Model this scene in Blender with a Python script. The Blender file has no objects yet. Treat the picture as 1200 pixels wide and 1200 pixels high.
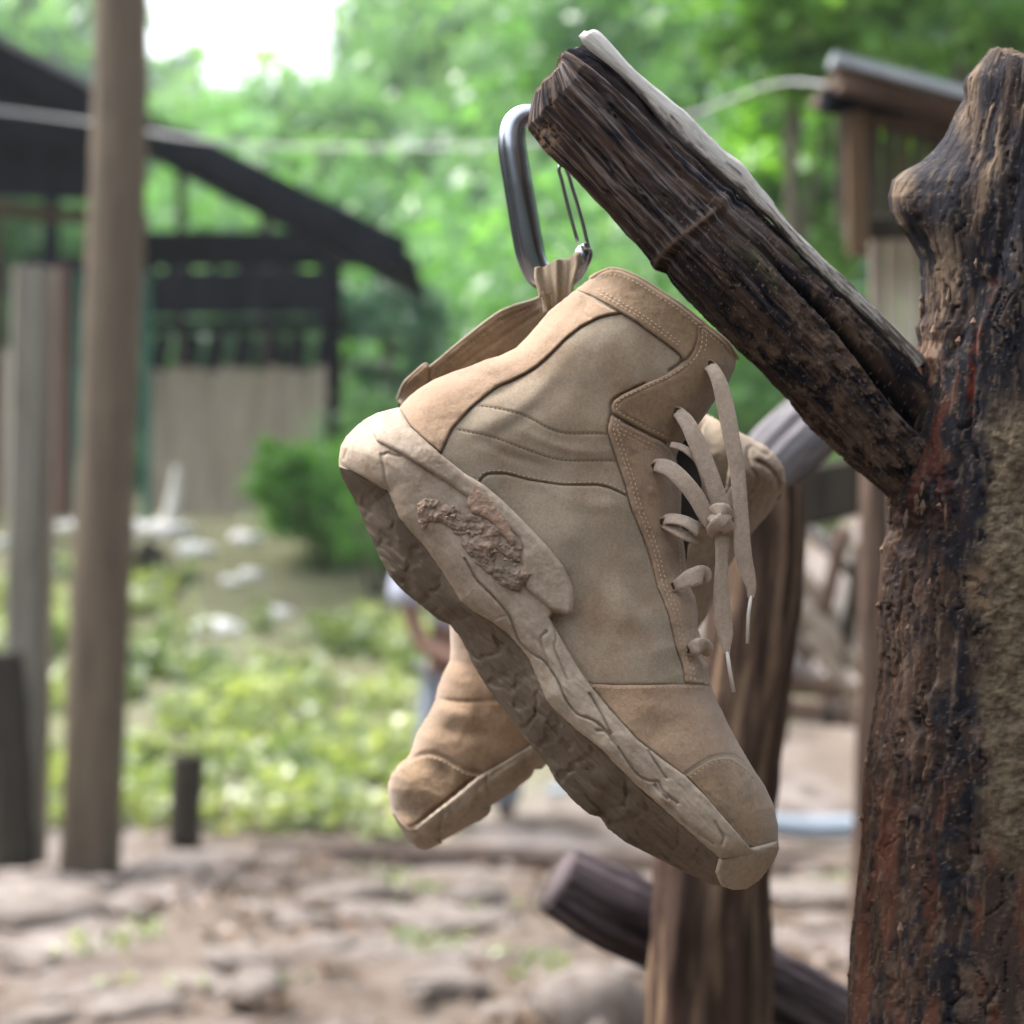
import bpy, math, random
import numpy as np
from mathutils import Vector, Matrix

# ------------------------------------------------------------------ camera, world, sun, exposure
sc = bpy.context.scene
COL = sc.collection
FPX, EYE = 2500.0, 1.5
cam_d = bpy.data.cameras.new('camera'); cam = bpy.data.objects.new('camera', cam_d); COL.objects.link(cam)
cam.location = (0, 0, EYE); cam.rotation_euler = (math.radians(90), 0, 0)
cam_d.sensor_width = 24.0; cam_d.sensor_height = 24.0; cam_d.lens = 50.0
cam_d.clip_start = 0.05; cam_d.clip_end = 600
cam_d.dof.use_dof = True; cam_d.dof.focus_distance = 1.065; cam_d.dof.aperture_fstop = 5.0
sc.camera = cam

SUN_EL, SUN_AZ = math.radians(52), math.radians(-62)      # azimuth from +Y (away from the camera), negative = left
w = bpy.data.worlds.new('World'); sc.world = w; w.use_nodes = True
nt = w.node_tree; nt.nodes.clear()
sky = nt.nodes.new('ShaderNodeTexSky'); sky.sky_type = 'NISHITA'; sky.sun_disc = False
sky.sun_elevation = SUN_EL; sky.sun_rotation = SUN_AZ % (2*math.pi); sky.air_density = 1.4; sky.dust_density = 4.0
hsv = nt.nodes.new('ShaderNodeHueSaturation'); hsv.inputs['Saturation'].default_value = 0.35
bg = nt.nodes.new('ShaderNodeBackground'); bg.inputs[1].default_value = 0.15
wo = nt.nodes.new('ShaderNodeOutputWorld')
nt.links.new(sky.outputs[0], hsv.inputs['Color']); nt.links.new(hsv.outputs[0], bg.inputs[0]); nt.links.new(bg.outputs[0], wo.inputs[0])
sl = bpy.data.lights.new('sun', 'SUN'); sl.energy = 1.6; sl.angle = math.radians(25); sl.color = (1.0, 0.96, 0.92)
so = bpy.data.objects.new('sun', sl); COL.objects.link(so)
sdir = Vector((math.cos(math.radians(56))*math.sin(math.radians(-68)), math.cos(math.radians(56))*math.cos(math.radians(-68)), math.sin(math.radians(56))))
sky.sun_elevation = math.radians(56); sky.sun_rotation = math.radians(292)
so.rotation_euler = sdir.to_track_quat('Z', 'Y').to_euler(); so.location = (-3, -3, 6)
sc.view_settings.view_transform = 'Standard'; sc.view_settings.look = 'None'
sc.view_settings.gamma = 1.0; sc.view_settings.use_curve_mapping = False
sc.view_settings.exposure = 2.0
sc.cycles.max_bounces = 8; sc.cycles.transparent_max_bounces = 8
sc.cycles.use_denoising = True

rng = np.random.default_rng(7)
random.seed(3)

# ------------------------------------------------------------------ helpers
def P(x, y, d):
    """point seen at photo pixel (x, y) at distance d (metres)"""
    x = np.asarray(x, float); y = np.asarray(y, float); d = np.asarray(d, float)
    x, y, d = np.broadcast_arrays(x, y, d)
    return np.stack([(x-600)*d/FPX, d, EYE+(600-y)*d/FPX], -1)

_perm = np.random.default_rng(5).permutation(256); _perm = np.concatenate([_perm, _perm, _perm])
_g = np.random.default_rng(6).normal(size=(256, 3)); _g /= np.linalg.norm(_g, axis=1)[:, None]
def pn(p):
    i = np.floor(p).astype(int); f = p-i; u = f*f*f*(f*(f*6-15)+10); i &= 255
    r = 0
    for a in (0, 1):
        wa = u[:, 0] if a else 1-u[:, 0]
        for b in (0, 1):
            wb = u[:, 1] if b else 1-u[:, 1]
            for c in (0, 1):
                wc = u[:, 2] if c else 1-u[:, 2]
                h = _perm[_perm[_perm[(i[:, 0]+a) & 255]+((i[:, 1]+b) & 255)]+((i[:, 2]+c) & 255)]
                g = _g[h]
                r = r+wa*wb*wc*(g[:, 0]*(f[:, 0]-a)+g[:, 1]*(f[:, 1]-b)+g[:, 2]*(f[:, 2]-c))
    return r*1.6
def fbm(x, y, z=0.0, s=1.0, o=4, gain=0.5, seed=0.0):
    x, y, z = np.broadcast_arrays(np.asarray(x, float), np.asarray(y, float), np.asarray(z, float))
    p = np.stack([x.ravel(), y.ravel(), z.ravel()], -1)*s+seed*13.37+0.31
    r = 0; a = 1
    for k in range(o):
        r = r+a*pn(p); p = p*2.03+7.1; a *= gain
    return r.reshape(x.shape)
def sstep(a, b, x):
    t = np.clip((x-a)/(b-a), 0, 1); return t*t*(3-2*t)

def mk(name, V, F, mat, parent=None, smooth=True, cols=None, guv=None, uvw=None):
    V = np.asarray(V, np.float32); 
    me = bpy.data.meshes.new(name)
    if isinstance(F, np.ndarray):
        n, k = F.shape
        me.vertices.add(len(V)); me.vertices.foreach_set('co', V.ravel())
        me.loops.add(n*k); me.loops.foreach_set('vertex_index', F.astype(np.int32).ravel())
        me.polygons.add(n); me.polygons.foreach_set('loop_start', np.arange(0, n*k, k, dtype=np.int32))
        me.polygons.foreach_set('loop_total', np.full(n, k, np.int32))
        me.update(calc_edges=True); me.validate()
    else:
        me.from_pydata(V.tolist(), [], [list(map(int, f)) for f in F]); me.update()
    if smooth: me.polygons.foreach_set('use_smooth', np.ones(len(me.polygons), bool))
    if cols is not None and len(me.vertices) == len(V):
        a = me.color_attributes.new('tint', 'FLOAT_COLOR', 'POINT')
        c = np.ones((len(V), 4), np.float32); c[:, :3] = cols; a.data.foreach_set('color', c.ravel())
    if guv is not None and len(me.vertices) == len(V):
        a = me.attributes.new('grain', 'FLOAT_VECTOR', 'POINT'); a.data.foreach_set('vector', np.asarray(guv, np.float32).ravel())
    if mat: me.materials.append(mat)
    o = bpy.data.objects.new(name, me); COL.objects.link(o)
    if parent: o.parent = parent
    return o
def tag(o, label, cat, group=None):
    o['label'] = label; o['category'] = cat
    if group: o['group'] = group
    return o
def empty(name, label, cat, loc=(0, 0, 0), group=None):
    o = bpy.data.objects.new(name, None); COL.objects.link(o); o.location = loc; o.empty_display_size = .02
    return tag(o, label, cat, group)
def attach(root):
    """children were built in world coordinates: shift them under the root"""
    bpy.context.view_layer.update()
    for c in root.children:
        c.matrix_parent_inverse = root.matrix_world.inverted()

# materials ---------------------------------------------------------
def mat(name, c1, c2=None, scale=20., rough=.8, bump=.0, bscale=200., attr=False, stretch=None, c3=None, s3=60., metallic=0., spec=.3, grain=False, det=6, bdist=.001, lo=.35, hi=.65, sheen=0.):
    m = bpy.data.materials.new(name); m.use_nodes = True; n = m.node_tree.nodes; L = m.node_tree.links
    b = n['Principled BSDF']; b.inputs['Roughness'].default_value = rough; b.inputs['Metallic'].default_value = metallic
    b.inputs['Specular IOR Level'].default_value = spec
    if sheen: b.inputs['Sheen Weight'].default_value = sheen; b.inputs['Sheen Roughness'].default_value = .5
    if grain:
        tc = n.new('ShaderNodeAttribute'); tc.attribute_name = 'grain'; co = tc.outputs['Vector']
    else:
        tc = n.new('ShaderNodeTexCoord'); co = tc.outputs['Object']
    if stretch:
        mp = n.new('ShaderNodeMapping'); mp.inputs['Scale'].default_value = stretch; L.new(co, mp.inputs[0]); co = mp.outputs[0]
    def noise(s, d=6, r=.6):
        t = n.new('ShaderNodeTexNoise'); t.inputs['Scale'].default_value = s; t.inputs['Detail'].default_value = d; t.inputs['Roughness'].default_value = r
        L.new(co, t.inputs['Vector']); return t
    def ramp(src, a, z):
        r = n.new('ShaderNodeMapRange'); r.inputs['From Min'].default_value = a; r.inputs['From Max'].default_value = z; r.clamp = True
        L.new(src, r.inputs['Value']); return r.outputs[0]
    def mix(f, a, bb, mode='MIX'):
        x = n.new('ShaderNodeMix'); x.data_type = 'RGBA'; x.blend_type = mode
        if isinstance(f, float): x.inputs[0].default_value = f
        else: L.new(f, x.inputs[0])
        for s, v in ((x.inputs[6], a), (x.inputs[7], bb)):
            if isinstance(v, tuple): s.default_value = (*v, 1)
            else: L.new(v, s)
        return x.outputs[2]
    col = c1
    if attr:
        at = n.new('ShaderNodeAttribute'); at.attribute_name = 'tint'; col = at.outputs['Color']
        if c1 is not None: col = mix(1.0, col, c1, 'MULTIPLY')
    if c2 is not None: col = mix(ramp(noise(scale).outputs[0], lo, hi), col, c2)
    if c3 is not None: col = mix(ramp(noise(s3, 8, .7).outputs[0], .5, .72), col, c3)
    if isinstance(col, tuple): b.inputs['Base Color'].default_value = (*col, 1)
    else:
        # fine speckle of value
        sp = ramp(noise(bscale*.35, 7, .75).outputs[0], .3, .7)
        v = n.new('ShaderNodeMapRange'); v.inputs['To Min'].default_value = .74; v.inputs['To Max'].default_value = 1.14; L.new(sp, v.inputs['Value'])
        vm = n.new('ShaderNodeVectorMath'); vm.operation = 'SCALE'; L.new(col, vm.inputs[0]); L.new(v.outputs[0], vm.inputs['Scale'])
        L.new(vm.outputs[0], b.inputs['Base Color'])
    if bump:
        bp = n.new('ShaderNodeBump'); bp.inputs['Strength'].default_value = bump; bp.inputs['Distance'].default_value = bdist
        L.new(noise(bscale, det, .65).outputs[0], bp.inputs['Height']); L.new(bp.outputs[0], b.inputs['Normal'])
    return m
def leafmat(name, c1, c2, trans=.45, scale=.6):
    m = bpy.data.materials.new(name); m.use_nodes = True; n = m.node_tree.nodes; L = m.node_tree.links
    n.remove(n['Principled BSDF']); out = n['Material Output']
    at = n.new('ShaderNodeAttribute'); at.attribute_name = 'tint'
    mx = n.new('ShaderNodeMix'); mx.data_type = 'RGBA'; mx.inputs[6].default_value = (*c1, 1); mx.inputs[7].default_value = (*c2, 1)
    L.new(at.outputs['Fac'], mx.inputs[0])
    d = n.new('ShaderNodeBsdfDiffuse'); t = n.new('ShaderNodeBsdfTranslucent'); g = n.new('ShaderNodeBsdfGlossy'); g.inputs['Roughness'].default_value = .4
    L.new(mx.outputs[2], d.inputs[0])
    tm = n.new('ShaderNodeMix'); tm.data_type = 'RGBA'; tm.blend_type = 'MULTIPLY'; tm.inputs[0].default_value = 1.; tm.inputs[7].default_value = (1.5, 1.6, .6, 1)
    L.new(mx.outputs[2], tm.inputs[6]); L.new(tm.outputs[2], t.inputs[0])
    a = n.new('ShaderNodeMixShader'); a.inputs[0].default_value = trans; L.new(d.outputs[0], a.inputs[1]); L.new(t.outputs[0], a.inputs[2])
    b = n.new('ShaderNodeMixShader'); b.inputs[0].default_value = .07; L.new(a.outputs[0], b.inputs[1]); L.new(g.outputs[0], b.inputs[2])
    L.new(b.outputs[0], out.inputs[0]); return m

M = {}
M['canvas'] = mat('boot_canvas', (.262, .205, .143), (.325, .260, .188), 28, .9, .5, 1900, c3=(.215, .128, .075), s3=13, bdist=.0006, sheen=.2)
M['suede'] = mat('boot_suede', (.305, .192, .116), (.378, .256, .163), 24, .95, .7, 1500, c3=(.205, .122, .068), s3=18, bdist=.0008, sheen=.35)
M['suede_dark'] = mat('boot_suede_worn', (.245, .158, .090), (.30, .203, .125), 30, .92, .7, 1500, c3=(.165, .11, .07), s3=40, bdist=.0005, sheen=.25)
M['rubber'] = mat('dusty_rubber', (.310, .244, .182), (.385, .310, .240), 24, .75, .4, 900, c3=(.225, .16, .11), s3=30, bdist=.0005)
M['outsole'] = mat('worn_shaded_outsole_rubber', (.110, .082, .058), (.165, .127, .092), 22, .8, .4, 700, c3=(.085, .064, .048), s3=80, bdist=.001)  # underside shade put into the colour, darker than the midsole
M['mud'] = mat('dried_mud', (.37, .26, .195), (.30, .215, .16), 50, .95, 1., 1200, c3=(.25, .22, .17), s3=70, bdist=.0012)
M['thread'] = mat('tan_thread', (.50, .39, .29), None, rough=.9)
M['thread_dark'] = mat('brown_thread', (.16, .10, .06), None, rough=.9)
M['lace'] = mat('lace_webbing', (.46, .36, .285), (.38, .295, .225), 60, .9, .9, 1400, bdist=.0005, sheen=.2)
M['loop'] = mat('loop_webbing', (.38, .295, .21), (.30, .235, .165), 60, .9, .8, 1400, bdist=.0005)
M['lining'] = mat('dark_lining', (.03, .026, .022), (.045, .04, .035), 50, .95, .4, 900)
M['metal_dark'] = mat('dark_anodised_metal', (.42, .44, .50), None, rough=.27, metallic=1., spec=.5)
M['steel'] = mat('steel_wire', (.55, .56, .6), None, rough=.25, metallic=1.)
M['aglet'] = mat('lace_tip_plastic', (.55, .50, .45), None, rough=.25, spec=.5)
M['wood'] = mat('weathered_wood', None, None, rough=.72, attr=True, bump=.9, bscale=7, grain=True, bdist=.0016, spec=.08)
M['wood2'] = mat('far_weathered_wood', None, None, rough=.85, attr=True, bump=.5, bscale=9, bdist=.004)

# polyline utils ----------------------------------------------------
def near(pts, x, y, chunk=20000):
    """distance, nearest point and arclength from arrays x, y to an open polyline"""
    pts = np.asarray(pts, float); A = pts[:-1]; D = pts[1:]-A; L2 = (D**2).sum(1)+1e-9
    x = x.ravel(); y = y.ravel(); d = np.empty(len(x)); q = np.empty((len(x), 2))
    for i in range(0, len(x), chunk):
        px = x[i:i+chunk, None]; py = y[i:i+chunk, None]
        t = np.clip(((px-A[:, 0])*D[:, 0]+(py-A[:, 1])*D[:, 1])/L2, 0, 1)
        cx = A[:, 0]+t*D[:, 0]; cy = A[:, 1]+t*D[:, 1]
        dd = (px-cx)**2+(py-cy)**2; k = dd.argmin(1); r = np.arange(len(k))
        d[i:i+chunk] = np.sqrt(dd[r, k]); q[i:i+chunk, 0] = cx[r, k]; q[i:i+chunk, 1] = cy[r, k]
    return d, q
def dist(pts, x, y): return near(pts, x, y)[0].reshape(x.shape)
def inside(poly, x, y):
    poly = np.asarray(poly, float); r = np.zeros(x.shape, bool); n = len(poly)
    for i in range(n):
        x0, y0 = poly[i]; x1, y1 = poly[(i+1) % n]
        if y0 == y1: continue
        c = ((y0 > y) != (y1 > y)) & (x < (x1-x0)*(y-y0)/(y1-y0)+x0); r ^= c
    return r
def smooth_line(pts, n=6, closed=False):
    """Catmull-Rom through the traced points"""
    p = np.asarray(pts, float)
    if closed: q = np.vstack([p[-1], p, p[0], p[1]])
    else: q = np.vstack([2*p[0]-p[1], p, 2*p[-1]-p[-2]])
    out = []
    m = len(p) if closed else len(p)-1
    for i in range(m):
        a, b, c, d = q[i], q[i+1], q[i+2], q[i+3]
        for k in range(n):
            t = k/n
            out.append(.5*((2*b)+(-a+c)*t+(2*a-5*b+4*c-d)*t*t+(-a+3*b-3*c+d)*t**3))
    if not closed: out.append(p[-1])
    return np.array(out)
def region(poly, h):
    """quad grid filling the polygon, its rim snapped to the outline"""
    poly = np.asarray(poly, float); x0, y0 = poly.min(0)-h*1.5; x1, y1 = poly.max(0)+h*1.5
    X, Y = np.meshgrid(np.arange(x0, x1+h, h), np.arange(y0, y1+h, h)); sh = X.shape
    ins = inside(poly, X, Y).ravel(); cl = np.vstack([poly, poly[:1]])
    x = X.ravel().copy(); y = Y.ravel().copy()
    d, q = near(cl, x, y)
    keep = ins | (d < .72*h); snap = (~ins & keep) | (ins & (d < .3*h))
    x[snap] = q[snap, 0]; y[snap] = q[snap, 1]; d = np.where(snap, 0, d)
    idx = np.arange(len(x)).reshape(sh)
    f = np.stack([idx[:-1, :-1], idx[1:, :-1], idx[1:, 1:], idx[:-1, 1:]], -1).reshape(-1, 4)
    ok = keep[f].all(1) & ((~snap)[f].any(1)); f = f[ok]
    used = np.unique(f); mp = -np.ones(len(x), int); mp[used] = np.arange(len(used))
    return x[used], y[used], d[used], mp[f]
def g_(d, R):
    t = np.clip(d/R, 0, 1); return np.sqrt(np.clip(1-(1-t)**2, 0, 1))
def groove(x, y, lines):
    r = np.zeros(x.shape)
    for pts, dep, wid in lines:
        pts = np.asarray(pts, float); lo = pts.min(0)-wid*4; hi = pts.max(0)+wid*4
        m = (x > lo[0]) & (x < hi[0]) & (y > lo[1]) & (y < hi[1])
        if m.any():
            d = near(pts, x[m], y[m])[0]; r[m] = np.minimum(r[m], -dep*np.exp(-(d/wid)**2))
    return r
def patch(name, poly, D, d0, mt, parent, h=1.6, t=2.0, edge=2.5, sink=1.5, extra=None):
    x, y, e, f = region(poly, h)
    z = D(x, y)+(-sink+(t+sink)*np.sqrt(np.clip(1-(1-np.clip(e/edge, 0, 1))**2, 0, 1)))
    if extra is not None: z = z+extra(x, y, e)
    s = d0/FPX
    return mk(name, P(x, y, d0-z*s), f, mt, parent)
def tube(pts, rad, seg=12, closed=False, caps=True, prof=None):
    """tube along world points; rad scalar/array; prof optional fn(angle array)->scale"""
    p = np.asarray(pts, float); n = len(p); r = np.broadcast_to(np.asarray(rad, float), (n,))
    if closed: T = np.roll(p, -1, 0)-np.roll(p, 1, 0)
    else: T = np.gradient(p, axis=0)
    T /= np.linalg.norm(T, axis=1)[:, None]+1e-12
    ref = np.array([0, 1., 0]) if abs(T[0, 1]) < .9 else np.array([1., 0, 0])
    V = []; a = np.arange(seg)/seg*2*math.pi; k = np.ones(seg) if prof is None else prof(a)
    B = None
    for i in range(n):
        if B is None: N = ref-T[i]*ref.dot(T[i])
        else: N = N-T[i]*N.dot(T[i])
        N = N/np.linalg.norm(N); B = np.cross(T[i], N)
        V.append(p[i]+r[i]*k[:, None]*(np.cos(a)[:, None]*N+np.sin(a)[:, None]*B))
    V = np.concatenate(V); F = []
    m = n if closed else n-1
    for i in range(m):
        j = (i+1) % n
        for s in range(seg):
            s2 = (s+1) % seg; F.append((i*seg+s, i*seg+s2, j*seg+s2, j*seg+s))
    if caps and not closed:
        F.append(tuple(range(seg-1, -1, -1))); F.append(tuple((n-1)*seg+s for s in range(seg)))
    return V, F
def join(parts):
    V = []; F = []; o = 0
    for v, f in parts:
        V.append(np.asarray(v)); F += [tuple(int(i)+o for i in q) for q in f]; o += len(v)
    return np.concatenate(V), F
def ribbon(pts, width, thick, twist=0., sub=8, cup=0.):
    """flat strap along world points, its face turned to the camera then twisted"""
    c = smooth_line(pts, sub); L0 = np.concatenate([[0], np.cumsum(np.linalg.norm(np.diff(c, axis=0), axis=1))]); rib = L0[-1] < .3 and np.max(width) < .0099
    if rib: q_ = np.linspace(0, L0[-1], int(L0[-1]/.00035)+6); c = np.stack([np.interp(q_, L0, c[:, k]) for k in range(3)], -1)
    n = len(c)
    W = np.interp(np.linspace(0, 1, n), np.linspace(0, 1, len(np.atleast_1d(width))), np.atleast_1d(width)) if np.ndim(width) else np.full(n, width)
    tw = np.interp(np.linspace(0, 1, n), np.linspace(0, 1, len(twist)), twist) if np.ndim(twist) else np.full(n, twist)
    T = np.gradient(c, axis=0); T /= np.linalg.norm(T, axis=1)[:, None]+1e-12
    cs = np.array([(-1, 0), (-.93, .8), (-.5, 1), (0, .9), (.5, 1), (.93, .8), (1, 0), (.93, -.8), (.5, -1), (0, -.9), (-.5, -1), (-.93, -.8)]); m = len(cs)
    V = []
    for i in range(n):
        f = np.array([0, -1., 0]); f = f-T[i]*f.dot(T[i])
        if np.linalg.norm(f) < 1e-3: f = np.array([0, 0, 1.])
        f /= np.linalg.norm(f); s = np.cross(T[i], f)
        ca, sa = math.cos(tw[i]), math.sin(tw[i]); s, f = ca*s+sa*f, -sa*s+ca*f
        tk = thick*(1+(.22*np.sin(q_[i]/.0015*6.2832+np.abs(cs[:, :1])*5) if rib else 0))
        V.append(c[i]+cs[:, :1]*W[i]*.56*s+cs[:, 1:]*tk/2*f+cup*(cs[:, :1]**2)*f)
    V = np.concatenate(V); F = [(i*m+k, i*m+(k+1) % m, (i+1)*m+(k+1) % m, (i+1)*m+k) for i in range(n-1) for k in range(m)]
    F += [tuple(range(m-1, -1, -1)), tuple((n-1)*m+k for k in range(m))]
    return V, F
def stitches(lines, D, d0, off, mt, parent, step=5.6, ln=3.6, wd=1.7, name='stitching'):
    V = []; F = []
    s = d0/FPX
    for pts in lines:
        p = smooth_line(pts, 8); seg = np.linalg.norm(np.diff(p, axis=0), axis=1); L = np.concatenate([[0], np.cumsum(seg)])
        t = np.arange(2, L[-1]-2, step); ax = np.interp(t, L, p[:, 0]); ay = np.interp(t, L, p[:, 1]); bx = np.interp(t+ln, L, p[:, 0]); by = np.interp(t+ln, L, p[:, 1])
        za = D(ax, ay)+off; zb = D(bx, by)+off
        for i in range(len(t)):
            dx, dy = bx[i]-ax[i], by[i]-ay[i]; q = math.hypot(dx, dy)+1e-6; nx, ny = -dy/q*wd/2, dx/q*wd/2
            o = len(V); mx, my, mz = (ax[i]+bx[i])/2, (ay[i]+by[i])/2, (za[i]+zb[i])/2
            V += [(ax[i], ay[i], za[i]-.6), (mx+nx, my+ny, mz), (mx-nx, my-ny, mz), (mx, my, mz+.9), (bx[i], by[i], zb[i]-.6)]
            F += [(o, o+3, o+1), (o, o+2, o+3), (o+4, o+1, o+3), (o+4, o+3, o+2)]
    V = np.array(V); o = mk(name, P(V[:, 0], V[:, 1], d0-V[:, 2]*s), F, mt, parent); o['kind'] = 'stuff'; return o

# ------------------------------------------------------------------ front boot
HEELB = [(468, 477), (455, 480), (441, 484), (428, 491), (415, 501), (405, 512), (399, 523), (397, 537), (397, 547)]
LOW = [(397, 547), (401, 560), (415, 585), (430, 620), (447, 657), (456, 674), (468, 689), (481, 700), (495, 711), (505, 719), (513, 726), (527, 732), (540, 748), (556, 782), (575, 812), (598, 842), (622, 874), (641, 896), (651, 915), (672, 939), (690, 954), (696, 956), (703, 957), (712, 971), (733, 987), (765, 1003), (800, 1021), (832, 1036), (859, 1042), (875, 1041), (891, 1029), (901, 1018), (907, 1008), (911, 1001)]
TOE = [(911, 1001), (912, 988), (912, 968), (907, 944), (896, 920), (883, 901), (869, 877), (853, 848), (847, 834), (840, 821), (834, 806)]
FRONT = [(834, 806), (831, 790), (830, 779), (824, 769), (824, 753), (818, 737), (818, 720), (815, 700), (808, 686), (804, 673), (803, 647), (800, 628), (798, 600), (799, 570), (795, 548), (792, 535), (800, 519), (812, 506), (824, 490), (837, 471), (853, 450), (861, 432), (863, 418)]
COLL = [(863, 418), (853, 402), (840, 391), (827, 381), (800, 359), (773, 341), (747, 325), (728, 317), (716, 315), (709, 317), (700, 321), (693, 325)]
SPINE = [(693, 325), (675, 339), (644, 364), (620, 392), (604, 408), (585, 417), (570, 421), (551, 429), (530, 436), (508, 445), (490, 456), (480, 464), (468, 477)]
FEATH = [(468, 477), (474, 488), (481, 500), (497, 515), (516, 532), (545, 555), (567, 568), (591, 588), (615, 612), (641, 639), (660, 663), (672, 689), (671, 716)]
FEATH2 = [(648, 716), (644, 724), (660, 753), (676, 780), (693, 805), (715, 832), (747, 867), (775, 889), (803, 909), (827, 933), (853, 963), (881, 995)]
CORN = [(397, 543), (411, 552), (430, 562), (455, 576), (468, 607), (480, 622), (495, 637), (519, 671), (540, 705), (556, 717), (575, 728), (597, 744), (620, 772), (640, 820), (652, 834), (675, 855), (707, 880), (724, 899), (748, 922), (773, 944), (800, 968), (825, 990), (845, 1007), (880, 1004), (911, 1001)]
SIL = np.array(HEELB[:-1]+LOW[:-1]+TOE[:-1]+FRONT[:-1]+COLL[:-1]+SPINE[:-1])
D0 = 1.092
EV = np.array([.731, .681]); VV = np.array([.681, -.731])
def vco(x, y): return (x-540)*VV[0]+(y-713)*VV[1]
def uco(x, y): return (x-430)*EV[0]+(y-600)*EV[1]
def tilt(x, y): return -.20*vco(x, y)
BACKL = SPINE+HEELB; TOPL = TOE+FRONT
def Wd(x, y):
    u = uco(x, y); return 84+16*sstep(250, 420, u)-10*sstep(520, 620, u)
def Dup(x, y):
    a = dist(TOPL, x, y); b = dist(SPINE, x, y)
    z = Wd(x, y)*g_(a, 105)*g_(b, 95)
    # ankle hollow, folds and creases of the worn leather
    z = z-7*np.exp(-(((x-640)/70)**2+((y-560)/40)**2))
    z = z+5.0*fbm(x, y, 0, 1/95., 2, .45, 1)*g_(a, 60)*g_(b, 50)+.6*fbm(x, y, 0, 1/30., 2, .4, 2)*g_(a, 20)
    for cx, cy, ang, L, wd, am in FOLDS:
        ca, sa = math.cos(ang), math.sin(ang); p = (x-cx)*ca+(y-cy)*sa; q = -(x-cx)*sa+(y-cy)*ca
        q = q+.003*p*p
        z = z+am*np.exp(-(p/L)**2-(q/wd)**2)
    return z+tilt(x, y)
FOLDS = [(640, 640, .9, 60, 14, 3.2), (700, 640, 1.2, 70, 13, -3), (620, 470, -.7, 55, 12, 3), (600, 500, -.6, 45, 9, -2.5), (735, 720, 1.2, 60, 16, 3),
         (560, 440, -.5, 40, 9, 3.2), (590, 455, -.5, 40, 8, -3), (640, 395, -.8, 26, 6, 2.5), (680, 360, -.9, 18, 5, -2), (780, 852, .25, 38, 12, -1.6), (775, 832, .15, 40, 11, 1.6), (765, 880, .3, 40, 11, 1.4),
         (660, 525, .25, 45, 6, 2.2), (600, 535, .35, 40, 6, -2), (690, 590, .2, 50, 9, 2), (770, 640, 1.35, 60, 6, 1.5), (845, 840, .8, 12, 6, 2)]
def gh(x, y): return g_(dist(HEELB, x, y), 85)*g_(dist([(911, 1003), (912, 988), (911, 968)], x, y), 60)
def Dside(x, y):
    G = gh(x, y); c = dist(CORN, x, y)
    z = (Wd(x, y)+10)*G+tilt(x, y)
    return z-24*(1-g_(c, 34))*G**.5
def upperbase():
    poly = list(COLL)+SPINE[1:]+[(497, 530), (560, 590), (630, 660), (640, 740), (690, 825), (780, 910), (860, 990), (911, 999)]+TOE[1:]+FRONT[1:-1]
    x, y, e, f = region(poly, 1.6)
    z = Dup(x, y)+groove(x, y, [(smooth_line(L), dp, wd*.72) for L, dp, wd in SEAMS])
    s = D0/FPX; V = P(x, y, D0-z*s)
    # far half of the boot, seen only from the side
    x2, y2, e2, f2 = region(SIL, 5.)
    G = g_(dist(TOPL, x2, y2), 105)*g_(dist(BACKL, x2, y2), 90)
    z2 = -Wd(x2, y2)*G+tilt(x2, y2)-.5
    V2 = P(x2, y2, D0-z2*s)
    return mk('upper', np.vstack([V, V2]), np.vstack([f, f2[:, ::-1]+len(V)]), M['canvas'], boot)
LB = [(516, 532), (529, 504), (540, 491), (551, 479), (566, 466), (583, 453), (598, 447), (612, 440), (627, 431), (639, 421), (652, 408), (663, 397), (681, 383), (700, 373), (714, 369), (728, 367)]
LC = [(728, 367), (747, 378), (773, 397), (785, 406), (792, 411), (799, 418), (797, 425), (784, 435), (755, 450), (728, 463), (719, 469), (716, 476), (719, 485), (741, 498), (760, 508), (779, 517)]
LE = [(716, 486), (712, 503), (716, 517), (720, 530), (732, 565), (741, 599), (750, 620), (760, 647), (771, 689), (784, 721), (792, 759), (801, 783), (803, 800)]
LF = [(561, 568), (566, 560), (573, 556), (593, 556), (620, 563), (660, 569), (700, 569), (716, 573), (733, 581)]
LH = [(692, 801), (720, 803), (747, 803), (790, 802), (833, 803)]
LT = [(803, 909), (812, 902), (821, 896), (832, 890), (843, 887), (853, 886), (861, 888), (875, 898), (887, 909)]
SEAMS = [(LB, 5.5, 2.0), (LC[:8], 5, 1.8), (LC[8:], 5, 2.2), (LE, 4.5, 1.9), (LF, 5.5, 1.9), (LH, 2, 1.6)]

boot = empty('hiking_boot', 'dusty tan suede boot nearest the camera, its muddy sole turned to the left', 'boot', tuple(P(684, 330, 1.14)))
ST_A = [(561, 475), (585, 479), (609, 485), (625, 492), (641, 501), (655, 506), (668, 508), (700, 508), (714, 509)]
ST_B = [(535, 503), (560, 508), (583, 514), (620, 528), (657, 539), (700, 540), (722, 540)]
SEAMS += [(ST_A, 1.6, 1.8), (ST_B, 1.4, 1.6)]
up = upperbase()
def gr(lines): 
    L = [(smooth_line(a), b, c) for a, b, c in lines]
    return lambda x, y, e: groove(x, y, L)
lumpy = lambda x, y, e: .5*fbm(x, y, 0, 1/9., 3, .6, 4)
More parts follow.
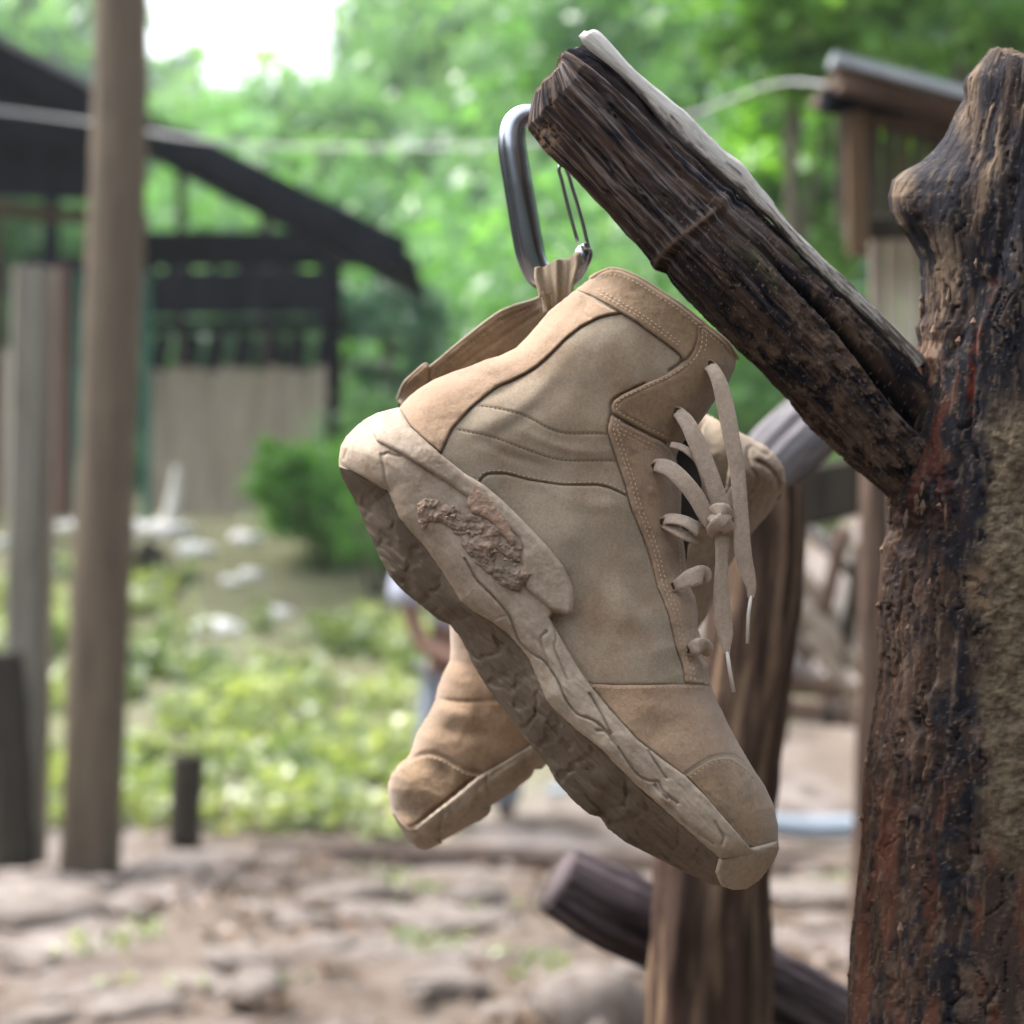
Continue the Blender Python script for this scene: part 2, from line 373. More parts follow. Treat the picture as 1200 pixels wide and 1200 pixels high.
# ankle panel over the canvas, between back seam and side seam
pa = LB[:-1]+[(704, 372)]+[(640, 440), (600, 480)]
heel_poly = FEATH[:5]+LB[1:]+[(704, 356), (690, 347), (675, 340)]+SPINE[2:]
heel_c = patch('heel_counter', heel_poly, Dup, D0, M['suede'], boot, t=3.8, edge=3, extra=lambda x, y, e: lumpy(x, y, e)+gr([([(690, 372), (684, 366), (688, 355), (682, 349)], 2.2, 2.2), ([(541, 430), (580, 440), (610, 425)], 1.4, 4)])(x, y, e))
low_poly = LF+[(741, 599), (760, 647), (771, 689), (784, 721), (792, 759), (803, 798), (790, 802), (747, 803), (693, 803), (676, 780), (655, 748), (640, 735), (650, 690), (620, 640), (580, 590)]
patch('side_panel', low_poly[::-1], Dup, D0, M['canvas'], boot, t=.2, edge=4, sink=2.5)
band_poly = [(675, 340), (684, 332), (693, 326)]+COLL[::-1][1:9]+[(827, 381), (818, 384), (817, 398), (813, 410), (804, 422), (797, 421)]+LC[:6][::-1]+[(720, 362), (693, 347)]
patch('collar_band', band_poly, Dup, D0, M['suede_dark'], boot, t=5.2, edge=3, extra=lumpy)
flap_poly = [(814, 378), (827, 381), (840, 391), (853, 402), (863, 418), (861, 432), (853, 450), (837, 471), (824, 490), (812, 506), (800, 519), (790, 519), (779, 517), (760, 508), (741, 498), (727, 490), (718, 484), (716, 477), (719, 470), (728, 463), (755, 450), (784, 437), (797, 429), (807, 419), (813, 408), (816, 395)]
patch('eyelet_flap', flap_poly, Dup, D0, M['suede_dark'], boot, t=5, edge=4, extra=lambda x, y, e: lumpy(x, y, e)-1.6*np.exp(-((e-5.5)/1.4)**2))
stay_poly = LE[::-1]+[(728, 494), (741, 500), (760, 510), (775, 517), (787, 528), (793, 541), (799, 570), (798, 600), (800, 628), (803, 647), (804, 673), (808, 686), (815, 700), (818, 720), (818, 737), (824, 753), (824, 769), (830, 779), (831, 790), (833, 803)]
patch('eyestay', stay_poly, Dup, D0, M['suede'], boot, t=3.2, edge=3, extra=lambda x, y, e: lumpy(x, y, e)-.9*np.exp(-((e-7)/1.6)**2)-.7*np.exp(-((e-11.5)/1.6)**2)+1.2*fbm(x, y, 0, 1/14., 2, .5, 9))
vamp_poly = LH+[(840, 821), (847, 834), (853, 848), (869, 877), (883, 901), (893, 916)]+[(880, 925), (830, 930), (803, 911)]+FEATH2[3:8][::-1]
patch('vamp', vamp_poly, Dup, D0, M['suede'], boot, t=1.2, edge=3.2, sink=1, extra=lambda x, y, e: lumpy(x, y, e)+gr([(LT, 4, 2.2)])(x, y, e))
cap_poly = LT+[(896, 920), (907, 944), (912, 968), (912, 989), (890, 998), (872, 990), (853, 966), (827, 936)]
patch('toe_cap', cap_poly, Dup, D0, M['suede_dark'], boot, t=3.5, edge=4, extra=lambda x, y, e: lumpy(x, y, e)-.9*np.exp(-((e-5)/1.4)**2))
# dark tongue gap behind the eyelet flap
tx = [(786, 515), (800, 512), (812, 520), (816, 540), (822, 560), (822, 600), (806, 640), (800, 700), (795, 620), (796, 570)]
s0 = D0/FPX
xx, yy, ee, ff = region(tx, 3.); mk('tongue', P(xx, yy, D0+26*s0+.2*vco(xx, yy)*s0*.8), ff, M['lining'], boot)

# midsole side wall
side_poly = HEELB[::-1]+FEATH[1:]+[(667, 721), (655, 719), (648, 718)]+FEATH2[1:]+[(896, 996), (911, 1001)][:1]+[(880, 1004)]+CORN[::-1][2:-1]+[(411, 552)]
MID_G = [([(438, 492), (417, 507), (408, 524), (403, 538)], 3.5, 2.2), ([(448, 534), (455, 531), (463, 534), (470, 534)], 2.5, 2.2), ([(447, 533), (450, 548), (452, 562), (457, 576)], 2.5, 2.6),
         ([(545, 655), (550, 664), (559, 680), (579, 700), (597, 722), (606, 745), (613, 756), (625, 767), (637, 774), (645, 784), (655, 800), (664, 821), (677, 837), (693, 843), (707, 853), (719, 868)], 4.6, 1.8),
         ([(648, 722), (652, 745), (650, 760), (657, 778), (665, 796)], 3, 1.6), ([(691, 813), (700, 828), (708, 843), (717, 860)], 4, 1.7), ([(717, 867), (724, 875), (731, 885), (747, 907), (760, 915), (771, 916), (776, 925), (784, 933), (794, 941)], 4.5, 1.8),
         ([(760, 880), (768, 893), (781, 912)], 3.6, 1.7), ([(781, 942), (792, 952), (811, 971), (837, 989)], 3.4, 2.), ([(838, 963), (843, 972), (848, 980), (846, 990)], 3.2, 1.8), ([(700, 856), (712, 858), (722, 872)], 4, 2.4), ([(768, 920), (775, 930), (782, 936)], 4, 2.4),
         ([(641, 740), (634, 752), (648, 790)], 2.5, 2), ([(575, 728), (590, 722), (597, 722)], 1.5, 2)]
def mid_extra(x, y, e):
    z = groove(x, y, [(smooth_line(a), b*1.15, c*.72) for a, b, c in MID_G])
    u = uco(x, y); z = z+.8*fbm(x, y, 0, 1/22., 3, .45, 3)+.15*fbm(x, y, 0, 1/5., 3, .6, 8)
    # streaky lugs on the forefoot flank
    st = fbm(uco(x, y)/60, vco(x, y)/9, 0, 1., 3, .5, 12); z = z+1.3*st*sstep(150, 260, u)
    z = z+5*np.exp(-((x-550)**2/(2*48**2)+(y-640)**2/(2*36**2)))       # pod of the heel
    for cx, cy, a, r in ((708, 878, 6, 9), (775, 936, 6, 8), (650, 812, 4, 12)): z = z+a*np.exp(-((x-cx)**2+(y-cy)**2)/(2*r*r))
    return z
patch('midsole', side_poly, Dside, D0, M['rubber'], boot, h=1.4, t=2, edge=4, sink=1.5, extra=mid_extra)
clip = [(445, 484), (468, 478)]+FEATH[1:12]+[(673, 705), (671, 718), (664, 721), (655, 718), (645, 715), (630, 702), (616, 690), (612, 675), (611, 659), (612, 643), (608, 631), (590, 614), (568, 597), (551, 586), (520, 564), (493, 547), (469, 532), (453, 524), (441, 517), (437, 508), (438, 498), (444, 489)]
patch('heel_clip', clip, Dside, D0, M['rubber'], boot, h=1.4, t=9, edge=7, sink=-1, extra=lambda x, y, e: .7*fbm(x, y, 0, 1/20., 4, .6, 21)+.3*fbm(x, y, 0, 1/4., 3, .6, 22))
# dried mud caked on the heel pod
mud = [(489, 590), (497, 584), (510, 585), (528, 593), (545, 600), (560, 604), (577, 612), (588, 622), (596, 632), (612, 642), (610, 660), (596, 655), (582, 645), (580, 660), (590, 664), (604, 664), (614, 663), (622, 672), (619, 684), (608, 692), (597, 690), (585, 684), (571, 672), (558, 662), (547, 648), (538, 634), (530, 622), (520, 614), (506, 612), (496, 622), (489, 610)]
def mudx(x, y, e):
    n = fbm(x, y, 0, 1/17., 4, .6, 31); r = 1-np.abs(fbm(x, y, 0, 1/24., 2, .45, 33))*3.2
    q = n*3.5; fl = np.floor(q)+sstep(.75, 1, q-np.floor(q)); return 1.1*fl+.5*fbm(x, y, 0, 1/6., 4, .6, 36)+5*np.exp(-((x-607)**2+(y-675)**2)/120)+4*np.exp(-((x-555)**2+(y-640)**2)/500)
patch('dried_mud', mud, lambda x, y: Dside(x, y)+7, D0, M['mud'], boot, h=1., t=1.2, edge=7, sink=2, extra=mudx)
smear = [(552, 566), (562, 572), (572, 580), (584, 592), (592, 606), (600, 622), (606, 634), (600, 640), (588, 626), (574, 610), (562, 604), (552, 600), (546, 590), (550, 578)]
patch('mud_smear', smear, lambda x, y: Dside(x, y)+7.5, D0, mat('reddish_dust', (.37, .235, .17), (.33, .24, .18), 60, .95, .8, 900, bdist=.0008), boot, h=1.2, t=2.6, edge=7, sink=1, extra=lambda x, y, e: 1.2*fbm(x, y, 0, 1/9., 4, .6, 37))
bits = []
for k in range(26):
    cx = 520+rng.random()*90; cy = 604+(cx-520)*.72+rng.normal()*9; r = 1.2+rng.random()*2.4
    zz = float((Dside(np.array([cx]), np.array([cy]))+11)[0]); c = P(cx, cy, D0-zz*s0)
    u = np.array([(1, 0, 0), (-1, 0, 0), (0, 1, 0), (0, -1, 0), (0, 0, 1), (0, 0, -1)])*(r*s0*(.6+.7*rng.random((6, 1))))
    bits.append((c+u, [(0, 2, 4), (2, 1, 4), (1, 3, 4), (3, 0, 4), (2, 0, 5), (1, 2, 5), (3, 1, 5), (0, 3, 5)]))
V, F = join(bits); o = mk('mud_crumbs', V, F, M['mud'], boot, smooth=False); o['kind'] = 'stuff'
# toe bumper
bump_p = [(842, 1006), (850, 1003), (865, 998), (881, 993), (897, 989), (912, 985), (913, 995), (907, 1010), (891, 1031), (875, 1042), (859, 1043), (845, 1038), (838, 1022)]
# outsole underside
low = np.array(LOW); bot_poly = CORN[::-1]+LOW[1:-1]
def Dbot(x, y):
    a = dist(CORN, x, y); b = dist(LOW, x, y); r = a/(a+b+1e-6)
    G = g_(dist(HEELB, x, y), 70)*g_(dist([(912, 1003), (907, 1010)], x, y), 60)
    return (Wd(x, y)-19)*G+tilt(x, y)-r*140*G-2
def lugs(x, y, e):
    a = dist(CORN, x, y); b = dist(LOW, x, y); r = a/(a+b+1e-6); u = uco(x, y)
    n = fbm(x, y, 0, 1/45., 3, .5, 41)*34
    bars = np.abs(((u+30*np.abs(r-.45)+n) % 44)/44-.5)*2; rails = np.minimum(np.abs(r-.28), np.abs(r-.70))
    z = -4.5*sstep(.55, .95, bars)-1.5*(1-sstep(.02, .12, rails))
    z = z*sstep(0, 6, e)+6*fbm(uco(x, y)/70, vco(x, y)/8, 0, 1., 3, .6, 45)+.4*fbm(x, y, 0, 1/6., 3, .6, 46)
    return z
patch('outsole', bot_poly, Dbot, D0, M['outsole'], boot, h=1.5, t=0, edge=3, sink=.5, extra=lugs)
def Dbump(x, y):
    return 78*g_(dist([(914, 985), (914, 995), (907, 1012), (891, 1033), (875, 1044)], x, y), 62)+tilt(x, y)-.35*np.clip(y-1000, 0, 60)
patch('toe_bumper', bump_p, Dbump, D0, M['rubber'], boot, h=1.4, t=12, edge=6, sink=2, extra=lambda x, y, e: .6*fbm(x, y, 0, 1/10., 3, .6, 51))
# stitching
def Dpan(k): return lambda x, y: Dup(x, y)+k
def offs(pts, d):
    p = smooth_line(pts, 3); T = np.gradient(p, axis=0); T /= np.linalg.norm(T, axis=1)[:, None]+1e-9
    return p+np.stack([-T[:, 1], T[:, 0]], -1)*d
stitches([ST_A, ST_B], Dpan(-1.4), D0, 1.2, M['thread_dark'], boot, step=5.2)
stitches([offs(LE, -7), offs(LE, -11.5), offs([(728, 494), (741, 500), (760, 510), (775, 517), (786, 530)], 8), offs([(728, 494), (741, 500), (760, 510), (775, 517)], 13), offs(stay_poly[-12:], 6)], Dpan(3.4), D0, 1.1, M['thread'], boot, step=6)
stitches([offs(COLL[1:-1], -6), offs([(693, 347), (720, 362)]+LC[:5], -7), offs([(693, 347), (720, 362)]+LC[:5], -11), [(823, 386), (823, 398), (820, 411), (812, 422), (800, 431), (784, 441), (756, 454), (732, 465), (723, 473), (724, 481), (742, 492), (780, 511)], [(826, 384), (828, 398), (826, 412)]], Dpan(5.6), D0, 1.2, M['thread'], boot, step=5.6)
stitches([offs(LH, 3.5), offs(LT, 5)], Dpan(2.8), D0, 1.0, M['thread'], boot, step=6)
stitches([offs(LF, -4)], Dpan(.2), D0, .6, M['thread'], boot, step=6)
# collar rim piping, rounds off the top edge
rim = smooth_line(COLL, 4); zr = Dup(rim[:, 0], rim[:, 1])
V, F = tube(P(rim[:, 0], rim[:, 1]+1, D0-(zr-3)*s0), 3.4*s0, 8); mk('collar_rim', V, F, M['suede_dark'], boot)

# laces ------------------------------------------------------------
EYES = [(832, 427), (793, 482), (767, 547), (777, 612), (790, 687), (808, 762)]
def zs(x, y, k=5): return float((Dup(np.array([float(x)]), np.array([float(y)]))+k)[0])
for ex, ey in EYES:
    c = np.array(P(ex, ey, D0-(zs(ex, ey, 5.2)+2.2)*s0)); a = np.linspace(0, 2*math.pi, 17)[:-1]
    V, F = tube(c+np.stack([np.cos(a), np.sin(a)*0-.15*np.cos(a), np.sin(a)], -1)*5.2*s0, 1.3*s0, 6, closed=True)
    e = mk('eyelet', V, F, M['suede_dark'], boot)
    a2 = np.linspace(0, 2*math.pi, 13)[:-1]
    V = np.vstack([c[None]+np.array([[0, .3*s0, 0]]), c+np.stack([np.cos(a2), -.15*np.cos(a2), np.sin(a2)], -1)*4.4*s0]); mk('hole', V, [(0, i+1, (i+1) % 12+1) for i in range(12)], M['lining'], e)
def lp(pts): 
    return np.array([P(x, y, D0-z*s0) for x, y, z in pts])
lace_parts = []
z1 = zs(832, 427); z2 = zs(793, 482); z3 = zs(767, 547); z4 = zs(777, 612); z5 = zs(790, 687); z6 = zs(808, 762)
lace_parts.append(ribbon(lp([(829, 428, z1-4), (835, 432, z1+8), (843, 448, z1+16), (850, 475, z1+22), (857, 511, z1+26), (864, 551, z1+28), (868, 600, z1+30), (870, 640, z1+30), (874, 664, z1+28), (880, 686, z1+26), (880, 700, z1+25)]), [.0058, .0072, .0080, .0078, .0074, .0070, .0070, .0074, .0080, .0070, .0030], .0016, [.5, .2, 0, 0, .1, .15, .1, 0, 0]))
lace_parts.append(ribbon(lp([(791, 483, z2-5), (797, 485, z2+6), (808, 500, z2+14), (820, 527, z2+18), (832, 556, z2+20), (842, 585, z2+20), (846, 606, z2+18), (842, 622, z2+10)]), [.0050, .0072, .0080, .0080, .0078, .0078, .0086, .006], .0016, [.4, .1, 0, -.1, -.1, 0]))
lace_parts.append(ribbon(lp([(765, 546, z3-5), (772, 545, z3+6), (786, 550, z3+13), (802, 565, z3+17), (816, 583, z3+17), (826, 602, z3+14), (834, 616, z3+10)]), [.0050, .0074, .0078, .0078, .0078, .0074, .0060], .0016, [.5, .3, .1, 0, .1, .3]))
lace_parts.append(ribbon(lp([(776, 612, z4-4), (784, 608, z4+7), (800, 610, z4+13), (813, 617, z4+10), (819, 622, z4+2), (812, 628, z4-12)]), [.0046, .0060, .0060, .0066, .0076, .006], .0015, [.9, .7, .6, .5, .2]))
lace_parts.append(ribbon(lp([(776, 614, z4-2), (786, 618, z4+6), (800, 626, z4+9), (811, 631, z4+4), (818, 632, z4-10)]), [.0040, .0050, .0050, .0044, .004], .0015, .5))
lace_parts.append(ribbon(lp([(788, 688, z5-4), (796, 684, z5+7), (808, 678, z5+11), (820, 674, z5+6), (824, 674, z5-6), (818, 676, z5-18)]), [.0030, .0055, .0080, .0088, .0084, .007], .0015, [.3, .1, 0, 0]))
lace_parts.append(ribbon(lp([(806, 762, z6-4), (812, 759, z6+6), (820, 757, z6+8), (826, 760, z6-2), (822, 765, z6-14)]), [.0030, .0060, .0080, .0080, .006], .0015, [.3, 0, 0]))
lace_parts.append(ribbon(lp([(842, 616, 6), (846, 630, 8), (846, 655, 8), (845, 690, 8), (847, 720, 9), (850, 742, 9), (851, 757, 9), (852, 766, 9)]), [.0070, .0074, .0062, .0066, .0074, .0080, .0070, .0026], .0016, [.2, .4, .1, 0, 0, 0]))
lace_parts.append(ribbon(lp([(786, 521, 0), (798, 524, 5), (809, 531, 8), (818, 540, 5), (826, 560, -2), (835, 590, -4), (842, 604, 0)]), [.0030, .0034, .0038, .0040, .0044, .0044, .004], .0015, .4))
lace_parts.append(ribbon(lp([(866, 566, -25), (858, 580, -12), (850, 596, 4), (843, 612, 10), (832, 612, 12), (824, 598, 0), (820, 580, -14)]), [.0050, .0054, .0056, .0070, .006, .005, .004], .0016, [.2, .5, .2]))
# the knot
lace_parts.append(ribbon(lp([(830, 600, 8), (838, 606, 24), (846, 612, 27), (853, 618, 18), (852, 626, 2)]), [.004, .0066, .0072, .0066, .004], .0022, [.1, .2, .1]))
lace_parts.append(ribbon(lp([(856, 600, 6), (851, 604, 22), (843, 612, 30), (836, 620, 22), (838, 628, 4)]), [.004, .0062, .0066, .006, .004], .0022, [-.1, .2, 0]))
lace_parts.append(tube(lp([(832, 604, 12), (843, 613, 14), (853, 616, 12)]), np.array([.002, .0056, .0025]), 10))
lace_parts.append(ribbon(lp([(828, 610, 6), (838, 598, 24), (850, 598, 24), (857, 610, 10)]), [.004, .006, .006, .004], .002, [0, .3, 0]))
V, F = join(lace_parts); lace = mk('lace', V, F, M['lace'], boot)
V, F = tube(lp([(852, 764, 9), (855, 785, 9), (860, 811, 9)]), .0011, 10); mk('lace_tip', V, F, M['aglet'], lace)
V, F = tube(lp([(880, 698, z1+25), (877, 720, z1+25), (876, 754, z1+25)]), .0010, 10); ag = mk('lace_tip', V, F, M['aglet'], lace)

# webbing pull loop at the back of the collar, round the carabiner
DC = 1.168
n, m = 46, 26
ts = np.linspace(0, 1, n); V = []
for i, t in enumerate(ts):
    # path: front bottom -> up -> over the bar -> down the back
    if t < .55: k = t/.55; cy = 366-62*k; cd = DC-.012-.004*math.sin(k*3.1); cx = 651+3*k; wpx = 16+31*min(1, k*1.3)
    else: k = (t-.55)/.45; cy = 304+56*k; cd = DC-.010+.024*min(1, k*3); cx = 654-2*k; wpx = 44-14*k
    for j in range(m):
        q = j/(m-1)*2-1
        fold = .0016*math.sin(q*7+1.2+t*2.2)+.0011*math.sin(q*15+t*5)
        V.append(P(cx+q*wpx/2+(4*q if t < .55 else 0), cy-8*q*(1 if t > .2 else 0)-2.2*math.cos(q*5.5+.6)*math.sin(min(1, t/.55)*1.57)**2, cd-fold*(1 if t < .6 else .3)))
V = np.array(V); F = np.array([(i*m+j, i*m+j+1, (i+1)*m+j+1, (i+1)*m+j) for i in range(n-1) for j in range(m-1)])
pl = mk('pull_loop', V, F, M['loop'], boot); sm = pl.modifiers.new('thick', 'SOLIDIFY'); sm.thickness = .0014
attach(boot)

# ------------------------------------------------------------------ rear boot
D1 = 1.285; s1 = D1/FPX
boot2 = empty('hiking_boot', 'darker shaded tan boot hanging behind the other, its toe at the lower left', 'boot', tuple(P(640, 350, D1)))
R_FRONT = [(467, 467), (480, 540), (500, 630), (518, 700), (527, 735), (528, 760), (527, 774), (519, 789), (513, 805), (510, 820), (500, 840), (488, 859), (484, 872), (480, 884), (468, 895), (458, 906), (454, 924), (458, 951)]
R_TOEB = [(458, 951), (469, 968), (483, 987), (491, 993), (500, 994), (515, 988), (519, 985)]
R_LOW = [(519, 985), (546, 970), (571, 956), (575, 951), (573, 946), (599, 929), (622, 911), (627, 902), (646, 893), (700, 840), (770, 780), (820, 735), (838, 702), (852, 668), (868, 642), (884, 621), (896, 608), (908, 592)]
R_HEEL = [(908, 592), (917, 578), (921, 565), (919, 549), (913, 538), (907, 530), (897, 522), (885, 516), (867, 506), (856, 499), (845, 494), (838, 489), (832, 487)]
R_SPINE = [(832, 487), (790, 470), (740, 430), (690, 385), (640, 344)]
R_COLL = [(640, 344), (620, 351), (600, 360), (580, 370), (540, 401), (505, 430), (499, 427), (490, 434), (480, 443), (473, 451), (467, 467)]
R_COLL[1] = (626, 352); 
R_SIL = R_FRONT[:-1]+R_TOEB[:-1]+R_LOW[:-1]+R_HEEL[:-1]+R_SPINE[:-1]+R_COLL[:-1]
R_FEATH = [(845, 494), (856, 530), (850, 570), (820, 620), (760, 700), (700, 780), (650, 845), (618, 876), (590, 893), (560, 910), (530, 935), (488, 968), (478, 972), (458, 951)]
def vr(x, y): return (x-700)*-.62+(y-840)*-.785
def rt(x, y): return .30*vr(x, y)
def Dr(x, y):
    z = 84*g_(dist(R_FRONT, x, y), 95)*g_(dist(R_SPINE, x, y), 95)
    z = z+4*fbm(x, y, 0, 1/80., 3, .5, 61)+1.3*fbm(x, y, 0, 1/25., 3, .5, 62)
    z = z+5*np.exp(-((x-535)/40)**2-((y-835-(x-535)*.2)/10)**2)-4*np.exp(-((x-545)/40)**2-((y-858-(x-545)*.1)/8)**2)
    return z+rt(x, y)
def Drs(x, y):
    z = 92*g_(dist(R_HEEL, x, y), 60)*g_(dist(R_FRONT[-3:]+R_TOEB[:3], x, y), 45)
    c = dist(R_LOW, x, y); return z-60*(1-g_(c, 26))+rt(x, y)
# upper: near and far halves
x, y, e, f = region(R_COLL+R_FRONT[1:]+[(478, 972), (488, 972)]+R_FEATH[::-1][3:-1]+[(860, 510), (850, 497)]+R_SPINE[:-1], 2.2)
RLT = [(457, 910), (472, 896), (490, 886), (501, 883), (512, 884), (523, 889), (534, 895), (547, 902), (562, 906)]
z = Dr(x, y)+groove(x, y, [(smooth_line(RLT), 4, 2.4), (smooth_line([(508, 818), (540, 822), (590, 820), (640, 815)]), 3, 2.)])
V = P(x, y, D1-z*s1)
x2, y2, e2, f2 = region(R_SIL, 6.); z2 = -84*g_(dist(R_FRONT+R_TOEB, x2, y2), 95)*g_(dist(R_SPINE+R_HEEL, x2, y2), 95)+rt(x2, y2)-.5
mk('upper', np.vstack([V, P(x2, y2, D1-z2*s1)]), np.vstack([f, f2[:, ::-1]+len(V)]), M['suede'], boot2)
patch('toe_cap', [(457, 912), (472, 898), (490, 888), (501, 885), (512, 886), (523, 891), (534, 897), (547, 904), (558, 909), (530, 932), (488, 966), (478, 970), (463, 955), (456, 938)], Dr, D1, M['suede_dark'], boot2, h=2, t=3, edge=4, extra=lumpy)
rs_poly = R_LOW[:-1]+R_HEEL[:-2]+R_FEATH[1:-1]+[(500, 984)]
RG = [([(876, 527), (882, 523), (892, 530), (900, 533), (903, 528)], 4, 2), ([(876, 527), (877, 538), (880, 548), (886, 558), (885, 568), (879, 576)], 4, 2), ([(888, 541), (899, 547), (908, 557), (912, 570), (911, 586)], 8, 2.8),
      ([(573, 902), (570, 918), (575, 932), (568, 946)], 4, 2), ([(620, 880), (600, 893), (580, 905), (560, 925)], 2.5, 2.5), ([(519, 985), (516, 968), (520, 952)], 4.5, 2.2), ([(572, 944), (566, 938), (560, 935)], 3, 2)]
patch('midsole', rs_poly, Drs, D1, M['rubber'], boot2, h=1.8, t=4, edge=5, sink=3, extra=lambda x, y, e: groove(x, y, [(smooth_line(a), b, c) for a, b, c in RG])+1.5*fbm(x, y, 0, 1/22., 4, .55, 65))
patch('toe_bumper', [(457, 948), (470, 962), (478, 969), (497, 976), (514, 982), (520, 987), (500, 996), (490, 994), (480, 986), (467, 968)], lambda x, y: 60*g_(dist([(455, 948), (468, 970), (482, 990), (500, 996)], x, y), 26)+rt(x, y), D1, M['rubber'], boot2, h=1.6, t=12, edge=4, sink=0)
# bottom sheet of the rear sole, facing down and away
bl = smooth_line(R_LOW+R_HEEL[1:3], 3); k = np.linspace(0, 1, 12)
V = []; 
for i in range(len(bl)):
    zz = float(Drs(bl[i:i+1, 0], bl[i:i+1, 1])[0])
    for q in k: V.append(P(bl[i, 0]-2, bl[i, 1]-2, D1-(zz+2-q*120)*s1)+np.array([0, 0, (.0022*math.sin(q*16)*math.sin(i*.9))]))
n2 = len(bl); mk('outsole', np.array(V), np.array([(i*12+j, i*12+j+1, (i+1)*12+j+1, (i+1)*12+j) for i in range(n2-1) for j in range(11)]), M['outsole'], boot2)
patch('heel_counter', [(824, 496), (833, 487), (844, 494), (858, 520), (862, 560), (845, 600), (825, 640), (800, 640), (800, 560)], Dr, D1, M['canvas'], boot2, h=2.2, t=3, edge=3, extra=lumpy)
patch('collar_band', R_COLL[:6]+[(497, 478), (540, 455), (600, 420), (660, 380), (648, 352)], Dr, D1, M['suede_dark'], boot2, h=1.8, t=3, edge=3, extra=lambda x, y, e: lumpy(x, y, e)-1.8*np.exp(-((e-7)/1.5)**2)+gr([([(504, 455), (545, 425), (590, 394), (632, 366)], 2, 2.2)])(x, y, e))
patch('eyelet_flap', [(466, 470), (473, 451), (480, 443), (490, 434), (499, 426), (503, 430), (504, 452), (496, 480), (470, 500)], Dr, D1, M['suede_dark'], boot2, h=1.8, t=7, edge=3)
stitches([[(510, 434), (545, 407), (585, 376), (628, 354)], [(508, 440), (545, 413), (585, 382), (630, 359)], [(502, 470), (540, 446), (590, 412)]], Dr, D1, 3.6, M['thread_dark'], boot2, step=5)
stitches([offs(RLT, 5)], Dr, D1, 3.5, M['thread'], boot2, step=6)
rr = smooth_line(R_COLL, 3); zr = Dr(rr[:, 0], rr[:, 1]); V, F = tube(P(rr[:, 0], rr[:, 1], D1-zr*s1), 2.4*s1, 8); mk('collar_rim', V, F, M['canvas'], boot2)
V, F = ribbon(np.array([P(646, 372, D1-.078), P(652, 350, DC+.02), P(655, 335, DC+.014), P(657, 316, DC+.004), P(662, 330, DC-.004)]), [.008, .010, .012, .012], .0015, .2); mk('pull_loop', V, F, M['loop'], boot2)
attach(boot2)

# ------------------------------------------------------------------ carabiner
cb = empty('carabiner', 'dark grey metal carabiner with a wire gate hooked over the log end', 'carabiner', tuple(P(640, 200, DC)))
body = [(676, 196), (672, 176), (660, 156), (644, 142), (628, 136), (614, 136), (603, 146), (600, 163), (602, 185), (607, 215), (612, 245), (618, 280), (623, 303), (632, 321), (646, 330), (660, 328), (673, 318), (682, 303), (686, 289)]
bp_ = smooth_line(body, 6); nb = len(bp_); tt = np.linspace(0, 1, nb)
rad = np.interp(tt, [0, .12, .3, .42, .62, .72, .8, .9, .97, 1], [7, 9, 14, 17, 17.5, 16.5, 13, 12, 11, 8])*DC/FPX
def cprof(a): return 1-.16*np.cos(2*a-.2)**8*0-.12*np.exp(-((a-1.75)/.28)**2)-.12*np.exp(-((a-4.6)/.28)**2)
dd = DC+np.interp(tt, [0, .25, .5, 1], [.002, .002, .0, 0])
V, F = tube(P(bp_[:, 0], bp_[:, 1], dd), rad, 40, prof=lambda a: 1-.17*np.exp(-((np.abs((a-0.45) % math.pi)-.5)/.22)**2))
mk('body', V, F, M['metal_dark'], cb)
for k_, pts in enumerate([[(677, 283), (671, 262), (664, 235), (658, 210), (655, 199), (657, 193), (661, 194)], [(690, 292), (684, 266), (677, 240), (671, 221), (667, 207), (663, 198)]]):
    q = smooth_line(pts, 5); V, F = tube(P(q[:, 0], q[:, 1], DC-.0015-.001*k_), 2.3*DC/FPX, 8); mk('gate_wire', V, F, M['steel'], cb)
a = np.linspace(0, 2*math.pi, 13)[:-1]
V, F = tube(np.array([P(685, 289, DC-.0058), P(685, 289, DC+.0058)]), .0021, 12); mk('rivet', V, F, M['steel'], cb)
V, F = tube(np.array([P(680, 302, DC-.0052), P(685, 308, DC-.0050)]), .0006, 8); mk('maker_mark', V, F, M['steel'], cb)
attach(cb)
# ------------------------------------------------------------------ split log
DL = 1.125; sL = DL/FPX
log = empty('split_log', 'dark weathered split log jutting up to the left out of the trunk', 'log', tuple(P(1060, 505, DL)))
E0 = np.array([648., 82.]); E1 = np.array([1075., 522.]); LL = np.linalg.norm(E1-E0); e_ = (E1-E0)/LL; pz = np.array([e_[1], -e_[0]])
NS, NA = 620, 300
S, A = np.meshgrid(np.linspace(0, 1, NS)**1.0*(LL+40), np.linspace(0, 2*math.pi, NA, endpoint=False), indexing='ij')
lowE = np.array([(613, 112), (614, 148), (656, 191), (688, 225), (731, 273), (787, 332), (867, 413), (930, 477), (993, 543), (1045, 588), (1100, 640)], float)
upE = np.array([(686, 42), (731, 88), (763, 122), (827, 186), (853, 210), (880, 236), (910, 262), (950, 304), (1000, 354), (1075, 430), (1140, 490)], float)
gapE = np.array([(680, 46), (731, 101), (763, 136), (827, 202), (853, 224), (875, 243), (910, 276), (950, 316), (1000, 366), (1075, 441)], float)
ls = (lowE-E0)@e_; ld = -(lowE-E0)@pz; us = (upE-E0)@e_; ud = (upE-E0)@pz
o1 = np.argsort(ls); o2 = np.argsort(us)
RLo = np.interp(S[:, 0], ls[o1], ld[o1]); RUp = np.interp(S[:, 0], us[o2], ud[o2])
cen = (RUp-RLo)/2; R = (RUp+RLo)/2
